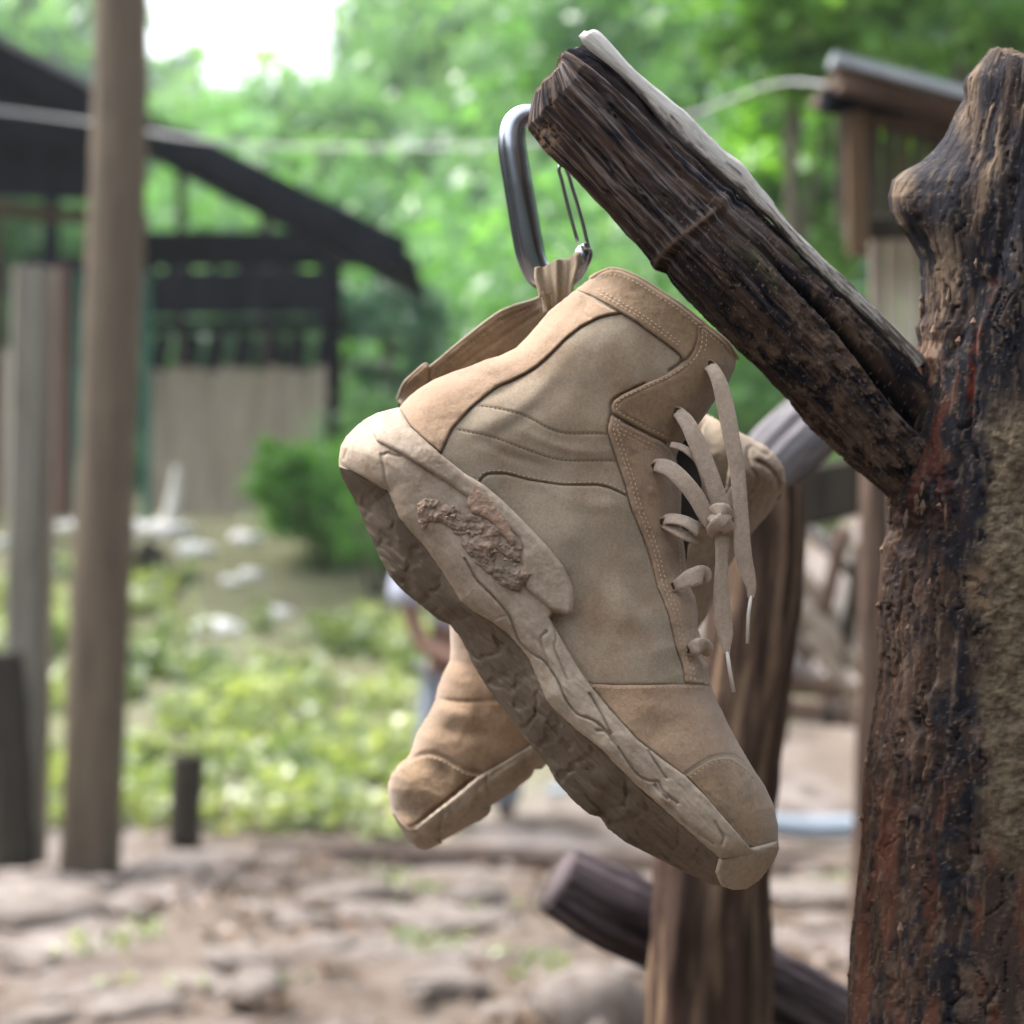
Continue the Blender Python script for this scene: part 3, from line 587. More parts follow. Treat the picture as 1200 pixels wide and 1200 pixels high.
# A=0: up-right side; A=pi/2: toward the camera
arc = A*R[:, None]
def lobes(S, A):
    d = np.zeros(S.shape)
    for a0, dep, w_, fade in ((.62, 13, .07, 520), (1.03, 15, .07, 430), (1.55, 4, .035, 260), (1.95, 4.5, .04, 300), (2.35, 3.5, .04, 240), (2.7, 3, .05, 500), (3.6, 6, .07, 500), (4.6, 6, .07, 500), (5.5, 6, .07, 500)):
        aa = a0+.03*np.sin(S/70+a0*5)+.02*np.sin(S/23+a0*9)
        d -= dep*np.exp(-((A-aa)/w_)**2)*np.exp(-S/fade)
        d -= 1.2*dep*np.exp(-((A-aa)/(w_*3))**2)*np.exp(-S/28)
    return d
disp = lobes(S, A)
crk = np.array([(905, 300), (925, 325), (950, 345), (983, 378), (1020, 415), (1067, 462), (1090, 482)], float)
cs_ = (crk-E0)@e_; cv = (crk-E0)@pz
cva = np.interp(S[:, 0], cs_, cv); act = sstep(cs_[0]-10, cs_[0]+40, S[:, 0]); wid = np.interp(S[:, 0], cs_, [3, 4, 6, 9, 15, 24, 26])
ca = np.arccos(np.clip((cva-cen)/R, -1, 1))        # angle where the crack shows
disp -= (act*np.interp(S[:, 0], cs_, [8, 12, 18, 26, 36, 46, 48]))[:, None]*np.exp(-(((A-ca[:, None])*R[:, None])/wid[:, None])**4)
gv_ = np.interp(S[:, 0], (gapE-E0)@e_, (gapE-E0)@pz); ga = np.arccos(np.clip((gv_-cen+2)/R, -1, .999))
gapw = np.interp(S[:, 0], [0, 60, 250, 330, 420, 600], [5, 7, 9, 6, 4, 4])
in_gap = sstep(ga[:, None]+.05, ga[:, None]-.06, np.where(A > math.pi, A-2*math.pi, A))*(np.where(A > math.pi, A-2*math.pi, A) > -1.2)
disp -= 3.5*in_gap
gx, gy, gz = np.cos(A)*1.0, np.sin(A)*1.0, S
grain = fbm(np.cos(A)*7, np.sin(A)*7, S/85, 1., 6, .66, 71); lck = np.exp(-(fbm(np.cos(A)*4, np.sin(A)*4, S/170, 1., 3, .55, 175)/.04)**2)*sstep(-.2, .2, fbm(np.cos(A)*3, np.sin(A)*3, S/60, 1., 3, .5, 176))
fine = fbm(np.cos(A)*26, np.sin(A)*26, S/90, 1., 3, .6, 72)
rough = fbm(np.cos(A)*4, np.sin(A)*4, S/22, 1., 5, .6, 73)
lump = fbm(np.cos(A)*1.5, np.sin(A)*1.5, S/90, 1., 3, .5, 74)
decay = sstep(270, 420, S)*sstep(-.1, .45, lump+.15+(S-300)/900)
disp += 1.4*grain-4*lck+.7*fine+3*lump+2.0*rough*(.25+decay)+decay*(-3.5*np.abs(rough)*1.5)
node = S-(246+6*np.sin(A*2)-4*np.cos(A))
disp += 3.2*np.exp(-(node/7)**2)-2.2*np.exp(-((node-13)/6)**2)
r = R[:, None]+disp
endcut = 5*fbm(np.cos(A)*2, np.sin(A)*2, 0*S, 1., 2, .5, 76)+10*np.exp(-((A-.65)/.25)**2)*-1+6*(1-np.cos(A-.9))*.8
shrink = 1-.16*np.exp(-S/11)
Sx = S+endcut*np.exp(-S/60)
vx = cen[:, None]+r*shrink*np.cos(A); dz = r*shrink*np.sin(A)*.93
X = E0[0]+Sx*e_[0]+vx*pz[0]; Y = E0[1]+Sx*e_[1]+vx*pz[1]
V = P(X, Y, DL+.075*np.clip(S/LL, 0, 1.2)**2-dz*sL)
cdark = np.array([.036, .027, .024]); cblk = np.array([.014, .014, .019]); ctan = np.array([.155, .110, .075]); cgrey = np.array([.19, .165, .15]); cbr = np.array([.070, .047, .035]); cgrn = np.array([.075, .085, .035])
def mixc(c, c2, f): return c*(1-f[..., None])+c2*f[..., None]
c = np.broadcast_to(cdark, S.shape+(3,)).copy()
c = mixc(c, cbr, sstep(-.15, .5, fbm(np.cos(A)*5, np.sin(A)*5, S/160, 1., 4, .6, 80)))
c = mixc(c, cblk, sstep(.0, .45, fbm(np.cos(A)*3, np.sin(A)*3, S/120, 1., 3, .6, 81)))
c = mixc(c, cgrey, sstep(.15, .7, fbm(np.cos(A)*10, np.sin(A)*10, S/140, 1., 4, .6, 82))*.9*(1-.75*sstep(200, 420, S)))
c = mixc(c, ctan, sstep(.25, .7, fine)*.75*(1-.4*sstep(150, 300, S)))
c = mixc(c, ctan, decay*sstep(-.1, .5, rough)*.75)
c = mixc(c, ctan*1.2, np.exp(-(node/2.6)**2)*sstep(.9, 1.2, A)*.9)
c = mixc(c, cgrn, sstep(.15, .4, fbm(np.cos(A)*2, np.sin(A)*2, S/60, 1., 3, .5, 84))*sstep(280, 320, S)*(1-sstep(420, 480, S))*np.exp(-((A-.9)/.4)**2)*.8)
c = mixc(c, cblk*.6, lck*.85); c = mixc(c, cblk*.5, in_gap*.9); c = mixc(c, cblk*.5, sstep(1, .3, ((A-ca[:, None])*R[:, None]/(wid[:, None]+1))**2)*act[:, None])
mudm = np.exp(-((X-640)/13)**2-((Y-163)/14)**2)*sstep(-.2, .3, fbm(X, Y, 0, 1/6., 3, .6, 85)); c = mixc(c, np.array([.30, .21, .13]), np.clip(mudm*1.4, 0, 1))
sp = sstep(.55, .7, fbm(X, Y, dz, 1/4., 2, .5, 86))*sstep(150, 260, S); c = mixc(c, np.array([.30, .20, .13]), sp*.6)
idx = np.arange(NS*NA).reshape(NS, NA); c = c*np.array([1.15, 1.15, 1.25])
F = np.stack([idx[:-1], np.roll(idx, -1, 1)[:-1], np.roll(idx, -1, 1)[1:], idx[1:]], -1).reshape(-1, 4)
guv = np.stack([np.cos(A)*2.2, np.sin(A)*2.2, S/95.], -1).reshape(-1, 3)
mk('log_body', V.reshape(-1, 3), F, M['wood'], log, cols=c.reshape(-1, 3), guv=guv)
# sawn end face
ce = V[0].mean(0); K = 14; rings = [ce+(V[0]-ce)*(1-k/K)+np.array([e_[0], 0, -e_[1]])*.0012*math.sin(k*2.2) for k in range(K+1)]
Vr = np.concatenate(rings); Fr = np.array([(k*NA+i, k*NA+(i+1) % NA, (k+1)*NA+(i+1) % NA, (k+1)*NA+i) for k in range(K) for i in range(NA)])
q = np.repeat(np.linspace(1, 0, K+1), NA); an = np.tile(A[0], K+1)
cc = np.broadcast_to(np.array([.12, .09, .07]), (len(Vr), 3))*(1+.5*fbm(np.cos(an)*q*4, np.sin(an)*q*4, 0, 1., 4, .6, 88))[:, None]
mk('end_face', Vr, Fr, M['wood'], log, cols=cc, guv=np.stack([np.cos(an)*q, np.sin(an)*q, q], -1))
# the bare pale strip sprung off the top
up_ = np.array([(686, 38), (701, 40), (747, 87), (800, 132), (845, 176), (868, 194), (880, 207), (905, 238), (933, 273), (1000, 337), (1040, 376), (1076, 412), (1110, 444)], float)
dn_ = np.array([(680, 43), (692, 56), (725, 84), (757, 119), (800, 169), (843, 206), (866, 226), (885, 243), (905, 260), (940, 303), (987, 350), (1033, 393), (1073, 437)], float)
def resamp(p, n):
    p = smooth_line(p, 6); L = np.concatenate([[0], np.cumsum(np.linalg.norm(np.diff(p, axis=0), axis=1))]); t = np.linspace(0, L[-1], n); return np.stack([np.interp(t, L, p[:, 0]), np.interp(t, L, p[:, 1])], -1)
n1, n2 = 300, 36
ss_ = np.linspace((dn_[0]-E0)@e_-2, (up_[-2]-E0)@e_+14, n1)
def ats(p):
    p = smooth_line(p, 5); a_ = (p-E0)@e_; b_ = (p-E0)@pz; o_ = np.argsort(a_); return E0+ss_[:, None]*e_+np.interp(ss_, a_[o_], b_[o_])[:, None]*pz
pu, pd_ = ats(up_), ats(dn_); a = np.arange(n2)/n2*2*math.pi
mid_ = (pu+pd_)/2; hw = (pu-pd_)/2
AA = a[None]; r2 = 1+.10*fbm(np.cos(AA)*2+0*mid_[:, :1], np.sin(AA)*2+0*mid_[:, :1], np.arange(n1)[:, None]/22., 1., 4, .6, 91)
pxy = mid_[:, None]+hw[:, None]*(np.cos(a)[None, :, None]*r2[..., None])
hw = hw*(1.3-.25*np.linspace(0, 1, n1))[:, None]
pxy = mid_[:, None]+hw[:, None]*(np.cos(a)[None, :, None]*r2[..., None])
DLs = (DL+.075*np.linspace(0, 1, n1)**2)[:, None]
dz2 = 9*np.sin(a)[None]*r2*np.minimum(1, np.arange(n1)/6+.4)[:, None]
V = P(pxy[..., 0], pxy[..., 1], DLs-(22+dz2)*sL).reshape(-1, 3)
V = np.vstack([V, P(*mid_[0], DL-22*sL)[None], P(*mid_[-1], DL+.075-22*sL)[None]])
idx = np.arange(n1*n2).reshape(n1, n2); F = [tuple(q) for q in np.stack([idx[:-1], idx[1:], np.roll(idx, -1, 1)[1:], np.roll(idx, -1, 1)[:-1]], -1).reshape(-1, 4)]
F += [(n1*n2, i, (i+1) % n2) for i in range(n2)]+[(n1*n2+1, (n1-1)*n2+(i+1) % n2, (n1-1)*n2+i) for i in range(n2)]
tt2 = np.repeat(np.arange(n1)/n1, n2); a2 = np.tile(a, n1)
w1 = fbm(np.cos(a2)*3, np.sin(a2)*3, tt2*9, 1., 5, .65, 92)
cA = np.array([.74, .71, .67]); cB = np.array([.21, .18, .165]); cols = mixc(np.broadcast_to(cA, (len(tt2), 3)).copy(), cB, sstep(-.25, .45, w1+1.3*(tt2-.74)))
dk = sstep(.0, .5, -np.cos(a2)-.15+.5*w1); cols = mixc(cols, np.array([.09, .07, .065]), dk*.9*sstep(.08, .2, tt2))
cols = np.vstack([cols, cols[:1], cols[-1:]]); gv = np.stack([np.cos(a2), np.sin(a2), tt2*5], -1); gv = np.vstack([gv, gv[:1], gv[-1:]])
mk('split_strip', V, F, M['wood'], log, cols=cols, guv=gv)
V, F = tube(np.array([P(655, 128, DL+.015), P(652, 122, DC+.02)]), .002, 8); mk('nail', V, F, M['steel'], log)
attach(log)

# ------------------------------------------------------------------ near trunk
DT = 1.205; sT = DT/FPX
trunk = empty('dead_tree_trunk', 'thick stripped dead trunk with a broken knot at the right edge', 'tree trunk', tuple(P(1190, 1250, DT)))
TL = np.array([(1150, 66), (1143, 78), (1130, 92), (1127, 117), (1117, 140), (1107, 160), (1094, 177), (1080, 190), (1060, 201), (1048, 212), (1043, 230), (1045, 248), (1051, 263), (1063, 277), (1071, 290), (1077, 303), (1080, 333), (1080, 367), (1073, 383), (1077, 400), (1072, 420), (1076, 440), (1070, 470), (1060, 500), (1052, 540), (1042, 575), (1044, 600), (1043, 620), (1033, 640), (1030, 700), (1027, 800), (1017, 867), (1010, 933), (1009, 983), (1003, 1050), (997, 1100), (992, 1167), (990, 1215), (985, 1300), (975, 1500)], float)
NY, NT = 900, 340
yv = np.linspace(68, 1480, NY); left = np.interp(yv, TL[:, 1], TL[:, 0])
axx = np.interp(yv, [60, 300, 700, 1500], [1222, 1212, 1196, 1180]); Rl = axx-left; Rb = np.interp(yv, [60, 130, 300, 700, 1500], [78, 88, 112, 150, 190])
Yv, Th = np.meshgrid(yv, np.linspace(0, 2*math.pi, NT, endpoint=False), indexing='ij')      # Th=pi: left, Th=pi/2: toward camera
wl = np.exp(-((Th-math.pi)/.75)**2); r = Rb[:, None]*(1-wl)+Rl[:, None]*wl
cx, sx = np.cos(Th), np.sin(Th)
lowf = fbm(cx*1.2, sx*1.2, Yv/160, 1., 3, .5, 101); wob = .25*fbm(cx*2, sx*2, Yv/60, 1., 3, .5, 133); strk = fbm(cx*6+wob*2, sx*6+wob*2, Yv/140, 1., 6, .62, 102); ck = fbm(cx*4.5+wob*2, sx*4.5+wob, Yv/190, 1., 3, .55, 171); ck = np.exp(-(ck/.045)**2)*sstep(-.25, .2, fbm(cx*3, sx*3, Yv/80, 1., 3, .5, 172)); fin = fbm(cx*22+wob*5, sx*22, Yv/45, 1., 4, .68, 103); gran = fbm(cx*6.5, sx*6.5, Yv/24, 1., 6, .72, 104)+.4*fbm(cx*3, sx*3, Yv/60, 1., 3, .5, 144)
PX = axx[:, None]+r*cx; PY = Yv
twist = PX+.35*(PY-300)*(PY < 460)*0
sandy = sstep(1146, 1166, PX+18*fbm(PX, PY, 0, 1/40., 3, .6, 105)-.0*PY)*sstep(440, 520, PY)*(Th < math.pi)*(1-sstep(960, 1020, PY-(PX-1160)*.8))
barky = sstep(1080, 1055, PX-22*strk)*0
rl = sstep(560, 640, PY)*(1-sstep(1085, 1120, PX+30*strk))       # rough bark left, below the log
smoothz = np.exp(-(((PX-1095)/24)**2+((PY-218)/52)**2))
rough = fbm(cx*14, sx*14, Yv/75, 1., 4, .62, 110)
disp = 5*lowf+4.6*strk*(1-.8*smoothz)*(.55+.45*rl)+.9*fin*(1-.8*smoothz)+3.2*gran*sandy-5.5*ck*(1-.7*smoothz)*(1-.6*sandy)+rl*(2.6*rough-2.5*np.abs(strk))
for x0, y0, x1, y1, dep, wd in ((1128, 110, 1132, 210, 5, 5), (1165, 250, 1110, 420, 7, 6), (1185, 215, 1160, 330, 10, 7), (1150, 330, 1120, 560, 6, 5), (1135, 470, 1112, 640, 5, 6), (1100, 300, 1085, 520, 4.5, 4), (1090, 560, 1062, 640, 8, 8), (1120, 640, 1100, 900, 5, 5), (1150, 660, 1128, 830, 5, 6), (1060, 850, 1046, 1180, 6, 5), (1100, 880, 1080, 1200, 5, 5), (1135, 900, 1110, 1210, 6, 6), (1045, 640, 1034, 880, 5, 4)):
    d = dist([(x0, y0), ((x0+x1)/2+5, (y0+y1)/2), (x1, y1)], PX+4*strk, PY); disp -= dep*np.exp(-(d/wd)**2)*(sx > -.2)
for x0, y0, rx, ry, am in ((1064, 236, 16, 26, 7), (1110, 275, 14, 40, 6), (1085, 568, 22, 18, 9), (1068, 590, 14, 14, 8), (1195, 330, 22, 60, 12), (1150, 395, 7, 45, 6), (1145, 560, 16, 60, 4)):
    disp += am*np.exp(-((PX-x0)/rx)**2-((PY-y0)/ry)**2)*(sx > -.2)
nod = sstep(540, 560, PY)*(1-sstep(600, 650, PY))*(PX < 1120); disp += nod*7*fbm(cx*20, sx*20, Yv/14, 1., 3, .6, 112)
r2 = r+disp*(.55+.45*np.clip(sx, 0, 1)); top = 10*fbm(cx*2.5, sx*2.5, 0, 1., 3, .6, 106)-8*np.exp(-((Th-2.6)/.5)**2)
YY = Yv+top*np.exp(-(Yv-68)/18); r2 = r2*(1-.12*np.exp(-(Yv-68)/9))
V = P(axx[:, None]+r2*cx, YY, DT-r2*sx*.82*sT).reshape(-1, 3)
c = np.broadcast_to(np.array([.050, .035, .029]), Yv.shape+(3,)).copy()
tan_ = np.array([.205, .148, .102]); bb = np.array([.016, .017, .023]); red = np.array([.105, .036, .025]); rust = np.array([.15, .032, .018]); sand = np.array([.165, .128, .085])
c = mixc(c, np.array([.115, .08, .06]), sstep(.0, .6, strk+.3*fin)*.8)
c = mixc(c, tan_, sstep(.10, .5, fbm(cx*5, sx*5, Yv/110, 1., 4, .6, 115)+.35*fin)*(1-sstep(420, 560, PY))*.95)
c = mixc(c, tan_, np.clip(np.exp(-((PX-1108)/14)**2-((PY-285)/52)**2)*1.6, 0, 1)*sstep(-.4, .1, fin+strk))
c = mixc(c, bb*1.3, np.clip(1.7*np.exp(-((PX-1105)/30)**2-((PY-205)/70)**2), 0, 1)*.92)
c = mixc(c, bb, sstep(.05, .4, -strk+.5*lowf)*(1-sstep(520, 600, PY))*.9)  # groove shade painted in: recesses mixed toward blue-black
c = mixc(c, bb*1.1, sstep(-.15, .3, lowf+.6*fbm(cx*3, sx*3, Yv/70, 1., 4, .6, 181))*(1-sstep(330, 430, PY))*.8)
c = mixc(c, tan_*.9, np.clip(np.exp(-((PX-1062)/12)**2-((PY-222)/16)**2)*1.1, 0, 1)*sstep(-.3, .3, fin))
c = mixc(c, bb, sstep(-.1, .25, .45*strk+.45*lowf+.45*np.exp(-((PX-(1150-.06*(PY-400)))/20)**2)+.5*fbm(PX, PY, 0, 1/34., 4, .6, 151)-.16)*sstep(300, 420, PY)*.9)
c = mixc(c, bb*.6, ck*.85*(1-.5*sandy))  # crack lines blackened, shade painted into the colour
c = mixc(c, red, sstep(-.15, .35, strk)*sstep(360, 460, PY)*(1-sstep(560, 640, PY))*(1-sstep(1120, 1140, PX))*.85)
c = mixc(c, rust, np.clip(np.exp(-(dist([(1163, 330), (1152, 375), (1143, 410), (1136, 470), (1140, 510)], PX+5*strk, PY)/5.)**2)*1.1, 0, 1)*sstep(-.2, .35, fin+gran))
c = mixc(c, np.array([.090, .052, .037]), rl*sstep(-.1, .5, rough)*.8)
c = mixc(c, np.array([.13, .052, .032]), sstep(.05, .5, fbm(cx*5, sx*5, Yv/120, 1., 4, .6, 118))*sstep(860, 1000, PY)*.7)
c = mixc(c, sand, sandy*(.65+.35*sstep(-.3, .3, gran))); c = mixc(c, sand*.5, sandy*sstep(.15, .6, -gran)*.7)
c = mixc(c, np.array([.19, .13, .085]), np.clip(1.7*np.exp(-((PX-1150)/17)**2-((PY-690)/26)**2), 0, 1)*sstep(-.4, .1, gran))
c = mixc(c, tan_*.8, sstep(.45, .75, fin)*.5)
c = mixc(c, np.array([.25, .18, .13]), sstep(.62, .75, fbm(PX, PY, 0, 1/4., 2, .5, 120))*.5)
idx = np.arange(NY*NT).reshape(NY, NT); F = np.stack([idx[:-1], idx[1:], np.roll(idx, -1, 1)[1:], np.roll(idx, -1, 1)[:-1]], -1).reshape(-1, 4)
guv = np.stack([cx*3, sx*3, Yv/120.], -1).reshape(-1, 3)
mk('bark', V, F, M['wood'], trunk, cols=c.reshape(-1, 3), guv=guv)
Vt = V.reshape(NY, NT, 3)[0]; ce = Vt.mean(0)-np.array([0, 0, .004]); K = 10
ring = np.concatenate([ce+(Vt-ce)*(1-k/K)+np.array([0, 0, 1])*.003*np.sin(np.arange(NT)*.35+k*1.7)[:, None]*(k > 0) for k in range(K+1)])
Fr = np.array([(k*NT+i, k*NT+(i+1) % NT, (k+1)*NT+(i+1) % NT, (k+1)*NT+i) for k in range(K) for i in range(NT)])
mk('broken_top', ring, Fr, M['wood'], trunk, cols=np.broadcast_to(np.array([.16, .12, .09]), (len(ring), 3)), guv=ring*60)
# splinters of loose bark
sp_parts = []
for k in range(46):
    y0 = rng.choice([rng.uniform(300, 420), rng.uniform(600, 1180), rng.uniform(560, 600)]); x0 = np.interp(y0, TL[:, 1], TL[:, 0])+rng.uniform(-1, 70)*(rng.random() < .55)+1
    L_ = rng.uniform(6, 26); th = math.acos(np.clip((x0-np.interp(y0, yv, axx))/max(60, np.interp(y0, yv, Rl)), -1, 1)); dpt = DT-math.sin(th)*np.interp(y0, yv, Rl)*.82*sT-.001
    q = np.array([P(x0, y0, dpt), P(x0-rng.uniform(0, 2), y0+L_/2, dpt-.001), P(x0+rng.uniform(-3, 2), y0+L_, dpt-.0005)])
    sp_parts.append(tube(q, np.array([.0004, rng.uniform(.0008, .002), .0003]), 5))
V, F = join(sp_parts); o = mk('bark_splinters', V, F, mat('bark_splinter', (.10, .06, .045), (.2, .13, .09), 90, .85, .6, 500), trunk, smooth=False); o['kind'] = 'stuff'
attach(trunk)
#@@BACKGROUND@@
# ------------------------------------------------------------------ ground
def prof(y): return np.interp(y, [0, 9.2, 10, 12, 15, 18, 22, 30, 45, 70, 140], [0, 0, .10, .46, 1.0, 1.5, 1.75, 2.6, 6.5, 8.5, 9.])
def zg(x, y):
    x = np.asarray(x, float); y = np.asarray(y, float)
    z = prof(y)+.05*fbm(x, y, 0, .9, 3, .5, 201)*np.clip(y/8, 0, 1)
    return z
ys = np.concatenate([np.linspace(-40, 0, 14), np.linspace(.2, 4, 20), np.linspace(4.1, 11, 150), np.linspace(11.2, 30, 60), np.linspace(31, 140, 50)])
xs = np.concatenate([np.linspace(-90, -5, 30), np.linspace(-4.8, 4.8, 160), np.linspace(5, 90, 30)])
X, Y = np.meshgrid(xs, ys); nearm = np.exp(-((Y-7)/3.5)**2)
Z = zg(X, Y)+nearm*(.035*fbm(X, Y, 0, 3, 4, .6, 202)+.02*np.abs(fbm(X, Y, 0, 9, 3, .6, 203)))
Z -= .10*np.exp(-((X+.25)/.5)**2-((Y-6.5)/.22)**2)
idx = np.arange(X.size).reshape(X.shape); F = np.stack([idx[:-1, :-1], idx[:-1, 1:], idx[1:, 1:], idx[1:, :-1]], -1).reshape(-1, 4)
n1_ = sstep(-.3, .4, fbm(X, Y, 0, .9, 4, .6, 205)); n2_ = sstep(.1, .5, fbm(X, Y, 0, 3, 4, .6, 206))
c = mixc(np.broadcast_to(np.array([.165, .130, .104]), X.shape+(3,)).copy(), np.array([.235, .200, .185]), n1_)
c = mixc(c, np.array([.075, .055, .042]), np.clip(n2_*.8+.25*nearm*sstep(7.4, 6.4, Y), 0, 1))
c = mixc(c, np.array([.12, .14, .05]), sstep(9.5, 11, Y)*sstep(.5, 0., X)*.7)
c = mixc(c, np.array([.06, .08, .03]), sstep(19, 22, Y)); c = mixc(c, np.array([.085, .066, .050]), sstep(6.0, 5.2, Y))  # unseen near ground darkened to cut light bouncing up at the boots
M['dirt'] = mat('packed_dirt', None, (.13, .10, .085), 6, .95, .8, 40, attr=True, bdist=.01, lo=.5, hi=.75)
g = mk('ground', np.stack([X, Y, Z], -1).reshape(-1, 3), F, M['dirt'], cols=c.reshape(-1, 3)); g['kind'] = 'structure'

def rock_mesh(seed, sub=3):
    import bmesh
    bm = bmesh.new(); bmesh.ops.create_icosphere(bm, subdivisions=sub, radius=1.)
    v = np.array([q.co[:] for q in bm.verts]); d = 1+.35*fbm(v[:, 0], v[:, 1], v[:, 2], .9, 3, .5, seed)
    q = np.array([1, .8, .55])
    for a, b in zip(bm.verts, v*d[:, None]*q): a.co = a.co.__class__(b)
    me = bpy.data.meshes.new('stone'); bm.to_mesh(me); bm.free()
    me.polygons.foreach_set('use_smooth', np.ones(len(me.polygons), bool)); return me
M['stone'] = mat('grey_stone', (.25, .21, .185), (.15, .12, .10), 3, .9, .6, 30, c3=(.33, .31, .30), s3=5, bdist=.01)
M['pale'] = mat('pale_stone', (.80, .79, .79), (.66, .64, .63), 4, .8, .4, 30, bdist=.01)
rocks = [rock_mesh(300+i) for i in range(5)]
for me in rocks: me.materials.append(M['stone'])
prock = rock_mesh(331); prock.materials.append(M['pale'])
def rock(me, px, d, w, h, label, group, cat='stone', name='stone'):
    x = (px-600)*d/FPX; o = bpy.data.objects.new(name, me); COL.objects.link(o)
    o.location = (x, d, float(zg(x, d))+h*.18); o.scale = (w/2, w*.45, h); o.rotation_euler = (random.uniform(-.15, .15), random.uniform(-.15, .15), random.uniform(0, .5)); return tag(o, label, cat, group)
for k in range(95):
    px = rng.uniform(-40, 1010); d = rng.uniform(6.2, 9.0)
    if px < 250 and d < 7.6 and rng.random() < .7: continue
    s = rng.uniform(.06, .30)
    rock(rocks[k % 5], px, d, s, s*rng.uniform(.2, .5), 'rough grey stone among the rubble on the dirt path', 'stones on the dirt path')
for px, d, w_, h_, lab in [(225, 8.85, .55, .12, 'long mossy stone block behind the foot of the tall square post'), (118, 8.25, .16, .10, 'small brown stone at the foot of the tall square post'), (40, 7.9, .75, .18, 'broad brown earthy stone at the lower left corner posts'),
                     (700, 6.35, .34, .26, 'pale upright stone block left of the stump foot'), (540, 7.9, .5, .1, 'wide pale stone just under the toe of the rear boot'), (415, 8.2, .4, .12, 'light flat stone below the timber kerb at the left'), (950, 8.3, .5, .1, 'pale stone between the stump and the dead trunk')]:
    rock(rocks[int(px) % 5], px, d, w_, h_, lab, None)
wh = 'small white stone scattered on the slope behind the weeds'
for px, py, wpx in [(172, 640, 30), (200, 645, 34), (232, 662, 30), (290, 652, 26), (296, 685, 20), (272, 692, 16), (78, 635, 22), (10, 655, 20), (330, 727, 18), (8, 560, 26), (150, 780, 14)]:
    d = float(np.interp(py, [600, 640, 665, 700, 790, 990], [18.3, 17, 16, 14.6, 12.4, 9.6])); wm = wpx*d/FPX
    rock(prock, px, d, wm*1.7, wm*.75, wh, 'white stones behind the weeds')
rock(prock, 62, 15.4, .30, .17, 'large white rounded stone between the two left posts', None)
x, y = P(238, 742, 13.6)[:2]; z = float(zg(x, y))
V, F = ribbon(np.array([P(203, 757, 13.5), P(222, 744, 13.5), (x, y, EYE+(600-737)*13.5/FPX), P(262, 733, 13.5), P(285, 738, 13.5)]), [.05, .09, .10, .08, .03], .012, .2)
tag(mk('plastic_sheet', V, F, mat('white_plastic', (.8, .8, .8), None, rough=.5)), 'bent white strip of plastic lying on the green weeds', 'plastic strip')

# ------------------------------------------------------------------ foliage
def leaves(C, size, up=.5, aspect=.55, r=rng):
    n = len(C); a = r.normal(size=(n, 3)); nrm = r.normal(size=(n, 3)); nrm[:, 2] += up*2; nrm /= np.linalg.norm(nrm, axis=1)[:, None]
    a -= nrm*(a*nrm).sum(1)[:, None]; a /= np.linalg.norm(a, axis=1)[:, None]; b = np.cross(nrm, a)
    s = (size*r.uniform(.6, 1.4, n))[:, None]
    V = np.stack([C-a*s*.5, C+b*s*aspect*.5-nrm*s*.08, C+a*s*.5, C-b*s*aspect*.5-nrm*s*.08], 1).reshape(-1, 3)
    F = np.arange(n*4).reshape(n, 4); return V, F
def crown_mesh(name, n, ncl, R, mt, size, seed, flat=.8):
    r = np.random.default_rng(seed); d = r.normal(size=(ncl, 3)); d /= np.linalg.norm(d, axis=1)[:, None]
    cl = d*(r.uniform(.25, 1, (ncl, 1))**.45)*R*np.array([1, 1, flat]); cr = r.uniform(.14, .32, ncl)*R; cv = r.uniform(0, 1, ncl)
    k = r.integers(0, ncl, n); C = cl[k]+r.normal(size=(n, 3))*cr[k][:, None]*np.array([.6, .6, .38])
    V, F = leaves(C, size, .6, r=r); t = np.clip(np.repeat(cv[k]*.6+r.uniform(0, .4, n), 4), 0, 1)
    me = bpy.data.meshes.new(name); me.vertices.add(len(V)); me.vertices.foreach_set('co', V.astype(np.float32).ravel())
    me.loops.add(F.size); me.loops.foreach_set('vertex_index', F.astype(np.int32).ravel()); me.polygons.add(n)
    me.polygons.foreach_set('loop_start', np.arange(0, n*4, 4, dtype=np.int32)); me.polygons.foreach_set('loop_total', np.full(n, 4, np.int32)); me.update(calc_edges=True)
    at = me.color_attributes.new('tint', 'FLOAT_COLOR', 'POINT'); at.data.foreach_set('color', np.repeat(np.stack([t, t, t, np.ones_like(t)], 1), 1, 0).astype(np.float32).ravel())
    me.materials.append(mt); return me
M['leaf'] = leafmat('leaf_green', (.014, .070, .038), (.19, .40, .14))
M['leaf_far'] = leafmat('leaf_far_green', (.035, .12, .075), (.25, .44, .19))
M['leaf_dark'] = leafmat('leaf_bush_green', (.012, .075, .012), (.20, .48, .07))
M['leaf_weed'] = leafmat('leaf_weed_green', (.10, .16, .06), (.52, .56, .30), .4)
M['barkfar'] = mat('far_bark', (.09, .07, .055), (.14, .11, .09), 4, .9)
crowns = [crown_mesh('crown', 9000, 70, 1.0, M['leaf'], .085, 40+i) for i in range(3)]
M['leaf_bright'] = leafmat('leaf_bright_green', (.022, .10, .020), (.26, .52, .08))
crownsN = [crown_mesh('crown', 3200, 46, 1.0, M['leaf_bright'], .17, 48)]
crownsF = [crown_mesh('crown', 9000, 60, 1.0, M['leaf_far'], .10, 50+i) for i in range(2)]
M['leaf_deep'] = leafmat('leaf_deep_green', (.008, .045, .025), (.04, .15, .07), .3)
crownsD = [crown_mesh('crown', 7000, 60, 1.0, M['leaf_deep'], .10, 60)]
